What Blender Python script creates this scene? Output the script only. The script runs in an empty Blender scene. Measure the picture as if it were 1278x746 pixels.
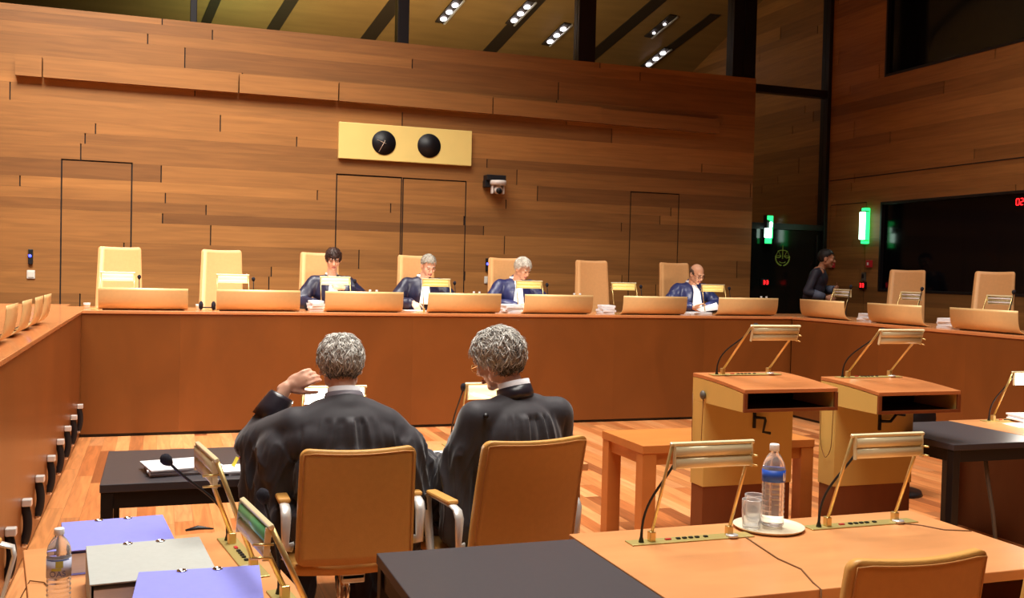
import bpy, bmesh, math, random
from mathutils import Vector, Matrix, Euler, noise
PI = math.pi
random.seed(7)
scn = bpy.context.scene
COL = scn.collection
V = Vector

# ------------------------------------------------------------------ helpers
def lin(r, g, b, a=1.0):
    f = lambda c: (c/12.92 if c <= .04045 else ((c+.055)/1.055)**2.4)
    return (f(r/255), f(g/255), f(b/255), a)

def new_mat(name):
    m = bpy.data.materials.new(name); m.use_nodes = True
    nt = m.node_tree
    return m, nt, nt.nodes['Principled BSDF'], nt.nodes, nt.links

def mat(name, col, rough=.5, metal=0., var=0., scale=(8, 8, 8), bump=0., bscale=60, emit=None, es=0., coat=0., spec=.5, trans=0., ior=1.45, alpha=1., sheen=0.):
    m, nt, b, N, L = new_mat(name)
    b.inputs['Base Color'].default_value = col
    b.inputs['Roughness'].default_value = rough
    b.inputs['Metallic'].default_value = metal
    b.inputs['Coat Weight'].default_value = coat
    b.inputs['Coat Roughness'].default_value = .15
    b.inputs['Specular IOR Level'].default_value = spec
    b.inputs['Transmission Weight'].default_value = trans
    b.inputs['IOR'].default_value = ior
    b.inputs['Alpha'].default_value = alpha
    b.inputs['Sheen Weight'].default_value = sheen
    if emit:
        b.inputs['Emission Color'].default_value = emit
        b.inputs['Emission Strength'].default_value = es
    tc = N.new('ShaderNodeTexCoord')
    if var > 0:
        mp = N.new('ShaderNodeMapping'); mp.inputs['Scale'].default_value = scale
        L.new(tc.outputs['Object'], mp.inputs['Vector'])
        nz = N.new('ShaderNodeTexNoise'); nz.inputs['Scale'].default_value = 1; nz.inputs['Detail'].default_value = 6
        L.new(mp.outputs[0], nz.inputs['Vector'])
        hs = N.new('ShaderNodeHueSaturation'); hs.inputs['Color'].default_value = col
        mr = N.new('ShaderNodeMapRange'); mr.inputs['From Min'].default_value = .25; mr.inputs['From Max'].default_value = .75
        mr.inputs['To Min'].default_value = 1-var; mr.inputs['To Max'].default_value = 1+var
        L.new(nz.outputs['Fac'], mr.inputs['Value']); L.new(mr.outputs[0], hs.inputs['Value'])
        L.new(hs.outputs[0], b.inputs['Base Color'])
    if bump > 0:
        nb = N.new('ShaderNodeTexNoise'); nb.inputs['Scale'].default_value = bscale; nb.inputs['Detail'].default_value = 3
        L.new(tc.outputs['Object'], nb.inputs['Vector'])
        bp = N.new('ShaderNodeBump'); bp.inputs['Strength'].default_value = bump; bp.inputs['Distance'].default_value = .004
        L.new(nb.outputs['Fac'], bp.inputs['Height']); L.new(bp.outputs[0], b.inputs['Normal'])
    return m

def tone_mat(name, lo, hi, rough=.45, grain=(1, 10, 10), gamt=.16, coat=0., attr='tone', spec=.4):
    """colour between lo and hi by the per-face plank tone, plus wood grain"""
    m, nt, b, N, L = new_mat(name)
    at = N.new('ShaderNodeAttribute'); at.attribute_name = attr
    mix = N.new('ShaderNodeMix'); mix.data_type = 'RGBA'
    mix.inputs[6].default_value = lo; mix.inputs[7].default_value = hi
    L.new(at.outputs['Fac'], mix.inputs[0])
    tc = N.new('ShaderNodeTexCoord'); mp = N.new('ShaderNodeMapping'); mp.inputs['Scale'].default_value = grain
    L.new(tc.outputs['Object'], mp.inputs['Vector'])
    nz = N.new('ShaderNodeTexNoise'); nz.inputs['Scale'].default_value = 1.; nz.inputs['Detail'].default_value = 8
    nz.inputs['Distortion'].default_value = .8
    L.new(mp.outputs[0], nz.inputs['Vector'])
    mr = N.new('ShaderNodeMapRange'); mr.inputs['From Min'].default_value = .3; mr.inputs['From Max'].default_value = .7
    mr.inputs['To Min'].default_value = 1-gamt; mr.inputs['To Max'].default_value = 1+gamt
    L.new(nz.outputs['Fac'], mr.inputs['Value'])
    hs = N.new('ShaderNodeHueSaturation'); L.new(mix.outputs[2], hs.inputs['Color']); L.new(mr.outputs[0], hs.inputs['Value'])
    L.new(hs.outputs[0], b.inputs['Base Color'])
    b.inputs['Roughness'].default_value = rough; b.inputs['Coat Weight'].default_value = coat
    b.inputs['Coat Roughness'].default_value = .12; b.inputs['Specular IOR Level'].default_value = spec
    return m

def board_mat(name, stops, pw, pl, rough=.25, coat=.3):
    """floor boards along Y: width pw, length pl, a random tone for each board"""
    m, nt, b, N, L = new_mat(name)
    tc = N.new('ShaderNodeTexCoord'); sp = N.new('ShaderNodeSeparateXYZ'); L.new(tc.outputs['Object'], sp.inputs[0])
    def mth(op, a, c=None):
        n = N.new('ShaderNodeMath'); n.operation = op
        for i, q in enumerate((a, c)):
            if q is None: continue
            if isinstance(q, (int, float)): n.inputs[i].default_value = q
            else: L.new(q, n.inputs[i])
        return n.outputs[0]
    xs = mth('DIVIDE', sp.outputs[0], pw); ix = mth('FLOOR', xs)
    w1 = N.new('ShaderNodeTexWhiteNoise'); w1.noise_dimensions = '1D'; L.new(ix, w1.inputs['W'])
    ys = mth('ADD', mth('DIVIDE', sp.outputs[1], pl), mth('MULTIPLY', w1.outputs[0], 7.))
    iy = mth('FLOOR', ys)
    cb = N.new('ShaderNodeCombineXYZ'); L.new(ix, cb.inputs[0]); L.new(iy, cb.inputs[1])
    w2 = N.new('ShaderNodeTexWhiteNoise'); w2.noise_dimensions = '2D'; L.new(cb.outputs[0], w2.inputs['Vector'])
    cr = N.new('ShaderNodeValToRGB'); cr.color_ramp.elements[0].color = stops[0]; cr.color_ramp.elements[1].color = stops[-1]
    for i, s in enumerate(stops[1:-1]):
        e = cr.color_ramp.elements.new((i+1)/(len(stops)-1)); e.color = s
    L.new(w2.outputs[0], cr.inputs[0])
    mp = N.new('ShaderNodeMapping'); mp.inputs['Scale'].default_value = (22, 1.6, 1)
    va = N.new('ShaderNodeVectorMath'); va.operation = 'ADD'
    L.new(tc.outputs['Object'], va.inputs[0]); L.new(w2.outputs['Color'], va.inputs[1]); L.new(va.outputs[0], mp.inputs[0])
    nz = N.new('ShaderNodeTexNoise'); nz.inputs['Scale'].default_value = 1.; nz.inputs['Detail'].default_value = 6; nz.inputs['Distortion'].default_value = 1.6
    L.new(mp.outputs[0], nz.inputs['Vector'])
    mr = N.new('ShaderNodeMapRange'); mr.inputs['From Min'].default_value = .3; mr.inputs['From Max'].default_value = .7
    mr.inputs['To Min'].default_value = .78; mr.inputs['To Max'].default_value = 1.22
    L.new(nz.outputs['Fac'], mr.inputs['Value'])
    fx = mth('FRACT', xs); fy = mth('FRACT', ys)
    gx = mth('GREATER_THAN', mth('ABSOLUTE', mth('SUBTRACT', fx, .5)), .488)
    gy = mth('GREATER_THAN', mth('ABSOLUTE', mth('SUBTRACT', fy, .5)), .498)
    gap = mth('SUBTRACT', 1., mth('MULTIPLY', mth('MAXIMUM', gx, gy), .45))
    hs = N.new('ShaderNodeHueSaturation'); L.new(cr.outputs[0], hs.inputs['Color']); L.new(mth('MULTIPLY', mr.outputs[0], gap), hs.inputs['Value'])
    L.new(hs.outputs[0], b.inputs['Base Color'])
    b.inputs['Roughness'].default_value = rough; b.inputs['Coat Weight'].default_value = coat; b.inputs['Coat Roughness'].default_value = .2
    return m

def glass_mat(name, tint=(1, 1, 1, 1), refl=.12, rough=.0):
    m, nt, b, N, L = new_mat(name)
    out = N['Material Output']
    tr = N.new('ShaderNodeBsdfTransparent'); tr.inputs[0].default_value = tint
    gl = N.new('ShaderNodeBsdfGlossy'); gl.inputs['Roughness'].default_value = rough
    lw = N.new('ShaderNodeLayerWeight'); lw.inputs[0].default_value = refl
    mx = N.new('ShaderNodeMixShader'); L.new(lw.outputs['Fresnel'], mx.inputs[0])
    L.new(tr.outputs[0], mx.inputs[1]); L.new(gl.outputs[0], mx.inputs[2]); L.new(mx.outputs[0], out.inputs[0])
    return m

def clear_mat(name, tint, base, lo, hi, rough=.06, ior=None):
    m, nt, b, N, L = new_mat(name)
    b.inputs['Base Color'].default_value = base; b.inputs['Roughness'].default_value = rough; b.inputs['Specular IOR Level'].default_value = 1.
    tr = N.new('ShaderNodeBsdfTransparent'); tr.inputs[0].default_value = tint
    if ior: tr = N.new('ShaderNodeBsdfGlass'); tr.inputs['Color'].default_value = tint; tr.inputs['IOR'].default_value = ior; tr.inputs['Roughness'].default_value = .02
    lw = N.new('ShaderNodeLayerWeight'); lw.inputs[0].default_value = .35
    mr = N.new('ShaderNodeMapRange'); mr.inputs['To Min'].default_value = lo; mr.inputs['To Max'].default_value = hi
    L.new(lw.outputs['Facing'], mr.inputs['Value'])
    mx = N.new('ShaderNodeMixShader'); L.new(mr.outputs[0], mx.inputs[0]); L.new(tr.outputs[0], mx.inputs[1]); L.new(b.outputs[0], mx.inputs[2])
    L.new(mx.outputs[0], N['Material Output'].inputs[0]); return m

class MB:
    def __init__(s): s.bm = bmesh.new(); s.tl = None
    def _tone(s, faces, t):
        if t is None: return
        if s.tl is None: s.tl = s.bm.loops.layers.float_color.new('tone')
        for f in faces:
            for l in f.loops: l[s.tl] = (t, t, t, 1)
    def quad(s, pts, mi=0, tone=None):
        f = s.bm.faces.new([s.bm.verts.new(p) for p in pts]); f.material_index = mi; s._tone([f], tone); return f
    def box(s, c, size, M=None, mi=0, tone=None):
        c = V(c); hx, hy, hz = [q/2 for q in size]
        vs = []
        for x, y, z in ((-1,-1,-1),(1,-1,-1),(1,1,-1),(-1,1,-1),(-1,-1,1),(1,-1,1),(1,1,1),(-1,1,1)):
            p = V((x*hx, y*hy, z*hz))
            if M is not None: p = M @ p
            vs.append(s.bm.verts.new(p+c))
        fs = []
        for q in ((3,2,1,0),(4,5,6,7),(0,1,5,4),(1,2,6,5),(2,3,7,6),(3,0,4,7)):
            f = s.bm.faces.new([vs[i] for i in q]); f.material_index = mi; fs.append(f)
        s._tone(fs, tone); return s
    def bx(s, x0, x1, y0, y1, z0, z1, mi=0, tone=None):
        return s.box(((x0+x1)/2, (y0+y1)/2, (z0+z1)/2), (abs(x1-x0), abs(y1-y0), abs(z1-z0)), None, mi, tone)
    def rings(s, rs, cap=True, mi=0, closed=False, tone=None):
        vr = [[s.bm.verts.new(p) for p in r] for r in rs]
        n = len(vr[0]); fs = []
        m = len(vr)
        for i in range(m if closed else m-1):
            a, b = vr[i], vr[(i+1) % m]
            for j in range(n):
                fs.append(s.bm.faces.new((a[j], a[(j+1) % n], b[(j+1) % n], b[j])))
        if cap and not closed:
            fs.append(s.bm.faces.new(list(reversed(vr[0])))); fs.append(s.bm.faces.new(vr[-1]))
        for f in fs: f.material_index = mi; f.smooth = True
        s._tone(fs, tone); return s
    def tube(s, pts, r, seg=8, mi=0, flat=1., up=None, tone=None):
        pts = [V(p) for p in pts]; n = len(pts)
        rr = r if isinstance(r, (list, tuple)) else [r]*n
        t0 = (pts[1]-pts[0]).normalized()
        ref = V(up) if up is not None else (V((0, 0, 1)) if abs(t0.z) < .9 else V((1, 0, 0)))
        a = t0.cross(ref).normalized(); rs = []
        for i in range(n):
            t = ((pts[min(i+1, n-1)]-pts[i]).normalized() + (pts[i]-pts[max(i-1, 0)]).normalized())
            t = t.normalized() if t.length > 1e-6 else t0
            a = (a - t*a.dot(t)).normalized(); b = t.cross(a)
            rs.append([pts[i] + (a*math.cos(k*2*PI/seg) + b*math.sin(k*2*PI/seg)*flat)*rr[i] for k in range(seg)])
        return s.rings(rs, True, mi, tone=tone)
    def cyl(s, p0, p1, r0, r1=None, seg=16, mi=0):
        return s.tube([p0, p1], [r0, r0 if r1 is None else r1], seg, mi)
    def lathe(s, prof, c=(0, 0, 0), seg=24, mi=0, cap=True):
        c = V(c)
        return s.rings([[c+V((r*math.cos(k*2*PI/seg), r*math.sin(k*2*PI/seg), z)) for k in range(seg)] for r, z in prof], cap, mi)
    def ell(s, c, rad, M=None, u=20, v=14, mi=0):
        c = V(c); rs = []
        for i in range(1, v):
            th = PI*i/v; r = []
            for k in range(u):
                p = V((rad[0]*math.sin(th)*math.cos(k*2*PI/u), rad[1]*math.sin(th)*math.sin(k*2*PI/u), -rad[2]*math.cos(th)))
                r.append(c + (M @ p if M is not None else p))
            rs.append(r)
        return s.rings(rs, True, mi)
    def cap(s, p0, p1, r0, r1=None, seg=14, flat=1., up=None):
        r1 = r0 if r1 is None else r1
        p0, p1 = V(p0), V(p1); d = (p1-p0); L = d.length
        d = d/L if L > 1e-6 else V((0, 0, 1))
        pts, rr = [], []
        for k in range(1, 5): a = PI/2*(1-k/4.); pts.append(p0-d*r0*math.sin(a)); rr.append(max(r0*math.cos(a), r0*.15))
        for k in range(4): a = PI/2*k/4.; pts.append(p1+d*r1*math.sin(a)); rr.append(max(r1*math.cos(a), r1*.15))
        return s.tube(pts, rr, seg, 0, flat, up)
    def prism(s, poly, z0, z1, mi=0):
        a = [V((x, y, z0)) for x, y in poly]; b = [V((x, y, z1)) for x, y in poly]
        vr0 = [s.bm.verts.new(p) for p in a]; vr1 = [s.bm.verts.new(p) for p in b]; n = len(poly)
        fs = [s.bm.faces.new(list(reversed(vr0))), s.bm.faces.new(vr1)]
        for j in range(n): fs.append(s.bm.faces.new((vr0[j], vr0[(j+1) % n], vr1[(j+1) % n], vr1[j])))
        for f in fs: f.material_index = mi
        return s
    def slab(s, w, h, t, fy, r=.03, taper=0., nx=14, nz=16, zt=None):
        """upholstered panel, rounded corners, standing in XZ; fy(x,z) bends it in Y"""
        xs = sorted(set([-w/2, -w/2+r*.33, -w/2+r*.66, -w/2+r] + [(-w/2+r)+(w-2*r)*i/nx for i in range(nx+1)] + [w/2-r, w/2-r*.66, w/2-r*.33, w/2]))
        zs = sorted(set([0, r*.33, r*.66, r] + [r+(h-2*r)*i/nz for i in range(nz+1)] + [h-r, h-r*.66, h-r*.33, h]))
        def P(x, z, o):
            dx = max(abs(x)-(w/2-r), 0)/r; dz = max(abs(z-h/2)-(h/2-r), 0)/r
            if dx > 0 and dz > 0:
                a, b = dx*math.sqrt(1-dz*dz/2), dz*math.sqrt(1-dx*dx/2)
                x2 = math.copysign(w/2-r+a*r, x); z2 = h/2+math.copysign(h/2-r+b*r, z-h/2)
            else: x2, z2 = x, z
            x2 *= 1-taper*z/h
            e = max(dx, dz); th = t*(1 if e <= .66 else .72)
            return V((x2, fy(x2, z2)+o*th/2, z2 + (zt(x2, z2) if zt else 0)))
        F = [[s.bm.verts.new(P(x, z, -1)) for x in xs] for z in zs]; B = [[s.bm.verts.new(P(x, z, 1)) for x in xs] for z in zs]
        nX, nZ = len(xs), len(zs)
        for i in range(nZ-1):
            for j in range(nX-1):
                s.bm.faces.new((F[i][j], F[i][j+1], F[i+1][j+1], F[i+1][j])); s.bm.faces.new((B[i][j+1], B[i][j], B[i+1][j], B[i+1][j+1]))
        for j in range(nX-1):
            s.bm.faces.new((B[0][j], B[0][j+1], F[0][j+1], F[0][j])); s.bm.faces.new((F[-1][j], F[-1][j+1], B[-1][j+1], B[-1][j]))
        for i in range(nZ-1):
            s.bm.faces.new((F[i][0], F[i+1][0], B[i+1][0], B[i][0])); s.bm.faces.new((B[i][-1], B[i+1][-1], F[i+1][-1], F[i][-1]))
        for f in s.bm.faces: f.smooth = True
        return s
    def mesh(s, name):
        bmesh.ops.recalc_face_normals(s.bm, faces=s.bm.faces)
        me = bpy.data.meshes.new(name); s.bm.to_mesh(me); s.bm.free(); return me
    def build(s, name, m, parent=None, bevel=0., loc=None, rot=None, seg=2, smooth=None):
        me = s.mesh(name)
        for q in (m if isinstance(m, (list, tuple)) else [m]): me.materials.append(q)
        if smooth is not None:
            for p in me.polygons: p.use_smooth = smooth
        o = bpy.data.objects.new(name, me); COL.objects.link(o)
        if parent is not None: o.parent = parent
        if loc is not None: o.location = loc
        if rot is not None: o.rotation_euler = rot
        if bevel > 0:
            b = o.modifiers.new('bevel', 'BEVEL'); b.width = bevel; b.segments = seg; b.limit_method = 'ANGLE'; b.angle_limit = math.radians(40)
        return o

def tag(o, label=None, cat=None, group=None, kind=None):
    if label: o['label'] = label
    if cat: o['category'] = cat
    if group: o['group'] = group
    if kind: o['kind'] = kind
    return o
def thing(name, label, cat, loc=(0, 0, 0), rz=0., group=None):
    o = bpy.data.objects.new(name, None); COL.objects.link(o); o.location = loc; o.rotation_euler = (0, 0, rz)
    o.empty_display_size = .1
    return tag(o, label, cat, group)
def struct(o): o['kind'] = 'structure'; return o
def dup(root, loc=None, rz=None, label=None, group=None):
    r = root.copy(); COL.objects.link(r)
    if loc is not None: r.location = loc
    if rz is not None: r.rotation_euler = (0, 0, rz)
    if label: r['label'] = label
    if group: r['group'] = group
    for ch in list(root.children):
        c = ch.copy(); COL.objects.link(c); c.parent = r
        for g in list(ch.children):
            d = g.copy(); COL.objects.link(d); d.parent = c
    return r

# ------------------------------------------------------------------ materials
M = {}
M['wall'] = tone_mat('wall_oak_planks', lin(112, 72, 36), lin(166, 112, 58), .5, (1.2, 14, 22), .16)
M['wall_y'] = tone_mat('side_wall_oak_planks', lin(112, 74, 38), lin(160, 110, 58), .5, (14, 1.2, 22), .16)
M['gap'] = mat('dark_joint', lin(30, 18, 12), .8)
M['floor'] = board_mat('jarrah_floor_boards', [lin(182, 106, 58), lin(212, 136, 80), lin(230, 160, 104), lin(142, 78, 42), lin(218, 146, 88)], .115, 1.35, .32, .12)
M['bench'] = tone_mat('bench_red_veneer', lin(108, 62, 25), lin(134, 76, 31), .36, (2.2, 2.2, 1.2), .10, .08)
M['bench_top'] = mat('bench_top_varnish', lin(204, 134, 84), .22, 0, .10, (3, 3, 3), coat=.35)
M['desk'] = mat('desk_cherry_veneer', lin(211, 146, 94), .3, 0, .12, (3, 9, 9), coat=.2)
M['desk_dark'] = mat('desk_dark_panel', lin(112, 66, 36), .4, 0, .12, (3, 9, 2))
M['table'] = mat('side_table_wood', lin(190, 118, 56), .4, 0, .10, (2, 8, 8))
M['black'] = mat('black_laminate', lin(62, 58, 62), .42, 0, .06, (60, 60, 60))
M['black_edge'] = mat('black_laminate_edge', lin(22, 19, 20), .45)
M['maple'] = mat('maple_veneer', lin(210, 174, 96), .4, 0, .05, (6, 6, 1))
M['pod_top'] = mat('podium_cherry', lin(192, 120, 70), .33, 0, .12, (3, 9, 9), coat=.15)
M['pod_base'] = mat('podium_base_wood', lin(124, 66, 32), .4, 0, .12, (9, 9, 2))
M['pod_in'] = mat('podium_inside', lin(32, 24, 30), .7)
M['panel'] = mat('pale_copper_panel', lin(234, 194, 134), .42, .15, .03, (30, 30, 30))
M['leather'] = mat('tan_leather', lin(202, 148, 76), .48, 0, .04, (40, 40, 40), .12, 220)
M['leather_seam'] = mat('tan_leather_seam', lin(190, 134, 74), .55)
M['alu'] = mat('satin_aluminium', lin(226, 224, 220), .34, .45)
M['chrome'] = mat('chrome', lin(225, 225, 228), .12, 1.)
M['brass'] = mat('brass', lin(222, 192, 128), .3, .75, .04, (40, 40, 40))
M['brass_dull'] = mat('brass_plate', lin(196, 178, 112), .4, .6)
M['shade'] = mat('champagne_shade', lin(232, 220, 178), .26, .2)
M['lit'] = mat('lit_lamp_diffuser', lin(255, 240, 200), .5, emit=lin(255, 232, 178), es=1.0)
M['lit_hot'] = mat('bright_lamp_diffuser', lin(255, 246, 224), .5, emit=lin(255, 247, 226), es=9.)
M['green_shade'] = mat('green_reflector', lin(120, 205, 140), .2, .1)
M['blackp'] = mat('black_plastic', lin(20, 20, 24), .45)
M['foam'] = mat('black_foam', lin(24, 22, 34), .9, bump=.5, bscale=500)
M['rubber'] = mat('grey_cable', lin(90, 84, 76), .5)
M['cord'] = mat('brown_cord', lin(112, 70, 30), .6)
M['white'] = mat('white_paper', lin(238, 236, 240), .7)
M['paper_edge'] = mat('paper_stack', lin(224, 222, 226), .75, 0, .06, (4, 4, 160))
M['purple'] = mat('violet_binder', lin(138, 142, 230), .5, 0, .03, (60, 60, 60))
M['purple_dk'] = mat('navy_binder_spine', lin(40, 42, 92), .5)
M['greyb'] = mat('pale_grey_binder', lin(176, 180, 176), .55, 0, .04, (60, 60, 60))
M['yellow'] = mat('yellow_note', lin(236, 218, 70), .6)
M['skin'] = mat('skin', lin(214, 160, 128), .5, 0, .05, (30, 30, 30))
M['skin2'] = mat('skin_pale', lin(222, 172, 146), .5, 0, .05, (30, 30, 30))
M['skin3'] = mat('skin_tan', lin(186, 130, 100), .5, 0, .05, (30, 30, 30))
M['lips'] = mat('lips', lin(168, 96, 86), .5)
M['eye'] = mat('dark_eye', lin(50, 36, 32), .3)
M['robe'] = mat('black_robe_wool', lin(46, 43, 49), .62, 0, .08, (30, 30, 30), sheen=.2, spec=.35)
M['satin'] = mat('black_satin', lin(40, 36, 44), .3, spec=.6)
M['blue_robe'] = mat('navy_satin_robe', lin(34, 38, 84), .4, 0, .08, (30, 30, 30), spec=.6)
M['blue_robe_dk'] = mat('dark_navy_robe', lin(26, 26, 52), .42, 0, .08, (30, 30, 30), spec=.6)
M['suit'] = mat('dark_jacket', lin(46, 44, 58), .6)
M['lit_dim'] = mat('dim_lamp_diffuser', lin(250, 228, 160), .5, emit=lin(255, 224, 140), es=.45)
M['glassy'] = glass_mat('clear_glass', (.96, .97, .97, 1), .12)
M['pane'] = glass_mat('window_glass', (.86, .84, .80, 1), .10)
M['pane_dark'] = mat('dark_glass', lin(9, 9, 14), .08, 0, spec=.35)
M['pane_door'] = mat('dark_door_glass', lin(16, 18, 16), .1, 0, spec=.4)
M['steel'] = mat('black_steel_frame', lin(20, 17, 20), .4)
M['water'] = clear_mat('water_bottle_plastic', (.985, .985, .99, 1), (.97, .97, .99, 1), .14, .4, .03, 1.2)
M['cap'] = mat('white_bottle_cap', lin(238, 238, 238), .45)
M['label_blue'] = mat('blue_label', lin(38, 80, 176), .4)
M['label_pale'] = mat('pale_label', lin(196, 202, 228), .45)
M['label_green'] = mat('olive_label', lin(190, 190, 90), .45)
M['label_ink'] = mat('label_ink', lin(90, 100, 160), .5)
M['cream'] = mat('cream_enamel_panel', lin(226, 200, 122), .45, 0, .03, (4, 4, 4))
M['clock_black'] = mat('clock_black', lin(10, 9, 16), .5)
M['hand'] = mat('clock_hand', lin(220, 196, 176), .4)
M['camw'] = mat('camera_shell', lin(216, 206, 200), .4)
M['green_lamp'] = mat('green_light', lin(60, 255, 140), .5, emit=lin(40, 230, 110), es=2.4)
M['green_core'] = mat('green_light_core', lin(230, 255, 240), .5, emit=lin(215, 255, 232), es=7.)
M['emblem'] = mat('etched_emblem', lin(126, 150, 60), .4, emit=lin(110, 130, 40), es=.12)
M['red'] = mat('red_led', lin(255, 40, 40), .5, emit=lin(255, 26, 30), es=4.)
M['blue'] = mat('blue_led', lin(60, 60, 255), .5, emit=lin(50, 60, 255), es=9.)
M['redbox'] = mat('red_call_point', lin(190, 40, 50), .4)
M['switch'] = mat('pale_switch', lin(206, 200, 190), .45)
M['gal_ceil'] = mat('gallery_ceiling_wood', lin(150, 116, 68), .6, 0, .12, (1.2, 7, 7))
M['gal_slot'] = mat('gallery_slot', lin(52, 40, 26), .7)
M['spot'] = mat('downlight', lin(240, 240, 255), .4, emit=lin(236, 236, 255), es=14.)
M['ceil'] = mat('room_ceiling', lin(150, 108, 66), .8)
M['carpet'] = mat('platform_floor', lin(120, 70, 36), .5)
HAIR = {}
def hairmat(n, lo, hi):
    if n not in HAIR: HAIR[n] = tone_mat('hair_'+n, lo, hi, .55, (60, 60, 60), .2)
    return HAIR[n]

# ------------------------------------------------------------------ camera
cam = bpy.data.cameras.new('camera'); camo = bpy.data.objects.new('camera', cam); COL.objects.link(camo)
f_px, yaw, pitch, roll = 1248.5, .33966, -.027168, .023926
cyw, syw = math.cos(yaw), math.sin(yaw)
fw = V((syw*math.cos(pitch), cyw*math.cos(pitch), math.sin(pitch))); r0 = V((cyw, -syw, 0)); u0 = r0.cross(fw)
ri = r0*math.cos(roll)+u0*math.sin(roll); up = u0*math.cos(roll)-r0*math.sin(roll)
camo.matrix_world = Matrix(((ri.x, up.x, -fw.x, 0), (ri.y, up.y, -fw.y, 0), (ri.z, up.z, -fw.z, 1.65), (0, 0, 0, 1)))
cam.sensor_fit = 'HORIZONTAL'; cam.sensor_width = 36; cam.lens = 36*f_px/1278; cam.clip_start = .05; cam.clip_end = 200
scn.camera = camo

# ------------------------------------------------------------------ the room
BY = 12.5      # judges' wall
RX = 9.35      # right wall
LX = -3.2
def cut(rects, hole):
    out = []
    a0, b0, a1, b1 = hole
    for (u0, v0, u1, v1, t) in rects:
        if u1 <= a0 or u0 >= a1 or v1 <= b0 or v0 >= b1: out.append((u0, v0, u1, v1, t)); continue
        if v0 < b0: out.append((u0, v0, u1, b0, t))
        if v1 > b1: out.append((u0, b1, u1, v1, t))
        lo, hi = max(v0, b0), min(v1, b1)
        if u0 < a0: out.append((u0, lo, a0, hi, t))
        if u1 > a1: out.append((a1, lo, u1, hi, t))
    return out
def inside(rects, hole):
    a0, b0, a1, b1 = hole; out = []
    for (u0, v0, u1, v1, t) in rects:
        x0, x1, y0, y1 = max(u0, a0), min(u1, a1), max(v0, b0), min(v1, b1)
        if x1-x0 > .004 and y1-y0 > .004: out.append((x0, y0, x1, y1, t))
    return out
def plank_layout(u0, u1, v0, v1, rnd):
    rects = []; v = v0
    while v < v1-1e-4:
        h = rnd.choice((.12, .12, .16, .2, .24)); 
        if v+h > v1-.06: h = v1-v
        u = u0 - rnd.uniform(0, 3.); base = rnd.gauss(.5, .1)
        while u < u1:
            L = rnd.uniform(2.2, 5.8); t = min(1, max(0, base+rnd.gauss(0, .17)))
            a, b = max(u, u0), min(u+L-.014, u1)
            if b-a > .03: rects.append((a, v+.0003, b, v+h-.0003, t))
            u += L
        v += h
    return rects
def plank_obj(name, rects, frame, m, depth=.015, parent=None, back=None):
    """frame(u,v,d) -> world point, d = distance behind the face"""
    mb = MB()
    for (u0, v0, u1, v1, t) in rects:
        p = lambda u, v, d: frame(u, v, d)
        mb.quad([p(u0, v0, 0), p(u1, v0, 0), p(u1, v1, 0), p(u0, v1, 0)], 0, t)
        for (a, b) in (((u0, v0), (u1, v0)), ((u1, v0), (u1, v1)), ((u1, v1), (u0, v1)), ((u0, v1), (u0, v0))):
            mb.quad([p(a[0], a[1], 0), p(b[0], b[1], 0), p(b[0], b[1], depth), p(a[0], a[1], depth)], 0, t)
    if back:
        for (u0, v0, u1, v1) in back:
            mb.quad([frame(u0, v0, depth), frame(u1, v0, depth), frame(u1, v1, depth), frame(u0, v1, depth)], 1, 0)
    me = bpy.data.meshes.new(name); mb.bm.to_mesh(me); mb.bm.free()
    me.materials.append(m); me.materials.append(M['gap'])
    o = bpy.data.objects.new(name, me); COL.objects.link(o)
    if parent: o.parent = parent
    return o

rnd = random.Random(11)
WT = 4.51; WR = 8.06
lay = plank_layout(LX, WR, 0, WT, rnd)
fr_b = lambda u, v, d: V((u, BY+d, v))
doors = [(-1.07, .455, -.305, 2.815), (2.06, .455, 2.9, 2.82), (2.905, .455, 3.755, 2.815), (6.11, .455, 6.875, 2.80)]
w = lay
for dr in doors: w = cut(w, dr)
struct(plank_obj('wall_back', w, fr_b, M['wall'], .015, None, [(LX, 0, WR, WT)]))
mb = MB(); mb.bx(LX, WR, BY+.016, BY+.25, 0, WT-.002); struct(mb.build('wall_back_core', M['gap']))
for i, dr in enumerate(doors):
    g = .017
    o = plank_obj('door_%d' % (i+1), inside(lay, (dr[0]+g, dr[1], dr[2]-g, dr[3]-g)), fr_b, M['wall']); struct(o)
# wall ledge
lay2 = [(-1.54, 3.705, -1.27, 3.93, .62), (-1.255, 3.705, .86, 3.93, .6), (.875, 3.705, 2.05, 3.93, .68), (2.065, 3.705, 4.05, 3.93, .52), (4.065, 3.705, 5.6, 3.92, .5), (5.6, 3.70, 7.42, 3.90, .42)]
o = plank_obj('trim_1', lay2, lambda u, v, d: V((u, BY-.10+d, v-.006*max(0, u-2))), M['wall'], .10); struct(o)

# right wall
rnd = random.Random(5)
lay = plank_layout(-17, 5, 0, 8.2, rnd)          # u = -Y
fr_r = lambda u, v, d: V((RX+d, -u, v))
uw = (-11.34, 4.44, -2, 6.6); lw = (-11.335, 1.50, -3, 2.73); dR = (-12.43, .455, -11.62, 2.75)
w = lay
for h in (uw, lw, dR): w = cut(w, h)
struct(plank_obj('wall_right', w, fr_r, M['wall_y'], .015, None, [(-17, 0, dR[0], 8.2), (dR[0], 0, dR[2], 8.2), (dR[2], 0, 5, 1.5), (dR[2], 2.73, 5, 4.44), (dR[2], 6.6, 5, 8.2)]))
mb = MB(); mb.bx(RX+.016, RX+.2, -5, 17, 0, 1.5); mb.bx(RX+.016, RX+.2, -5, 17, 2.73, 4.44); mb.bx(RX+.016, RX+.2, -5, 17, 6.6, 8.2)
struct(mb.build('wall_right_core', M['gap']))
struct(plank_obj('door_5', inside(lay, (dR[0]+.014, dR[1], dR[2]-.014, dR[3]-.014)), fr_r, M['wall_y']))
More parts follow.
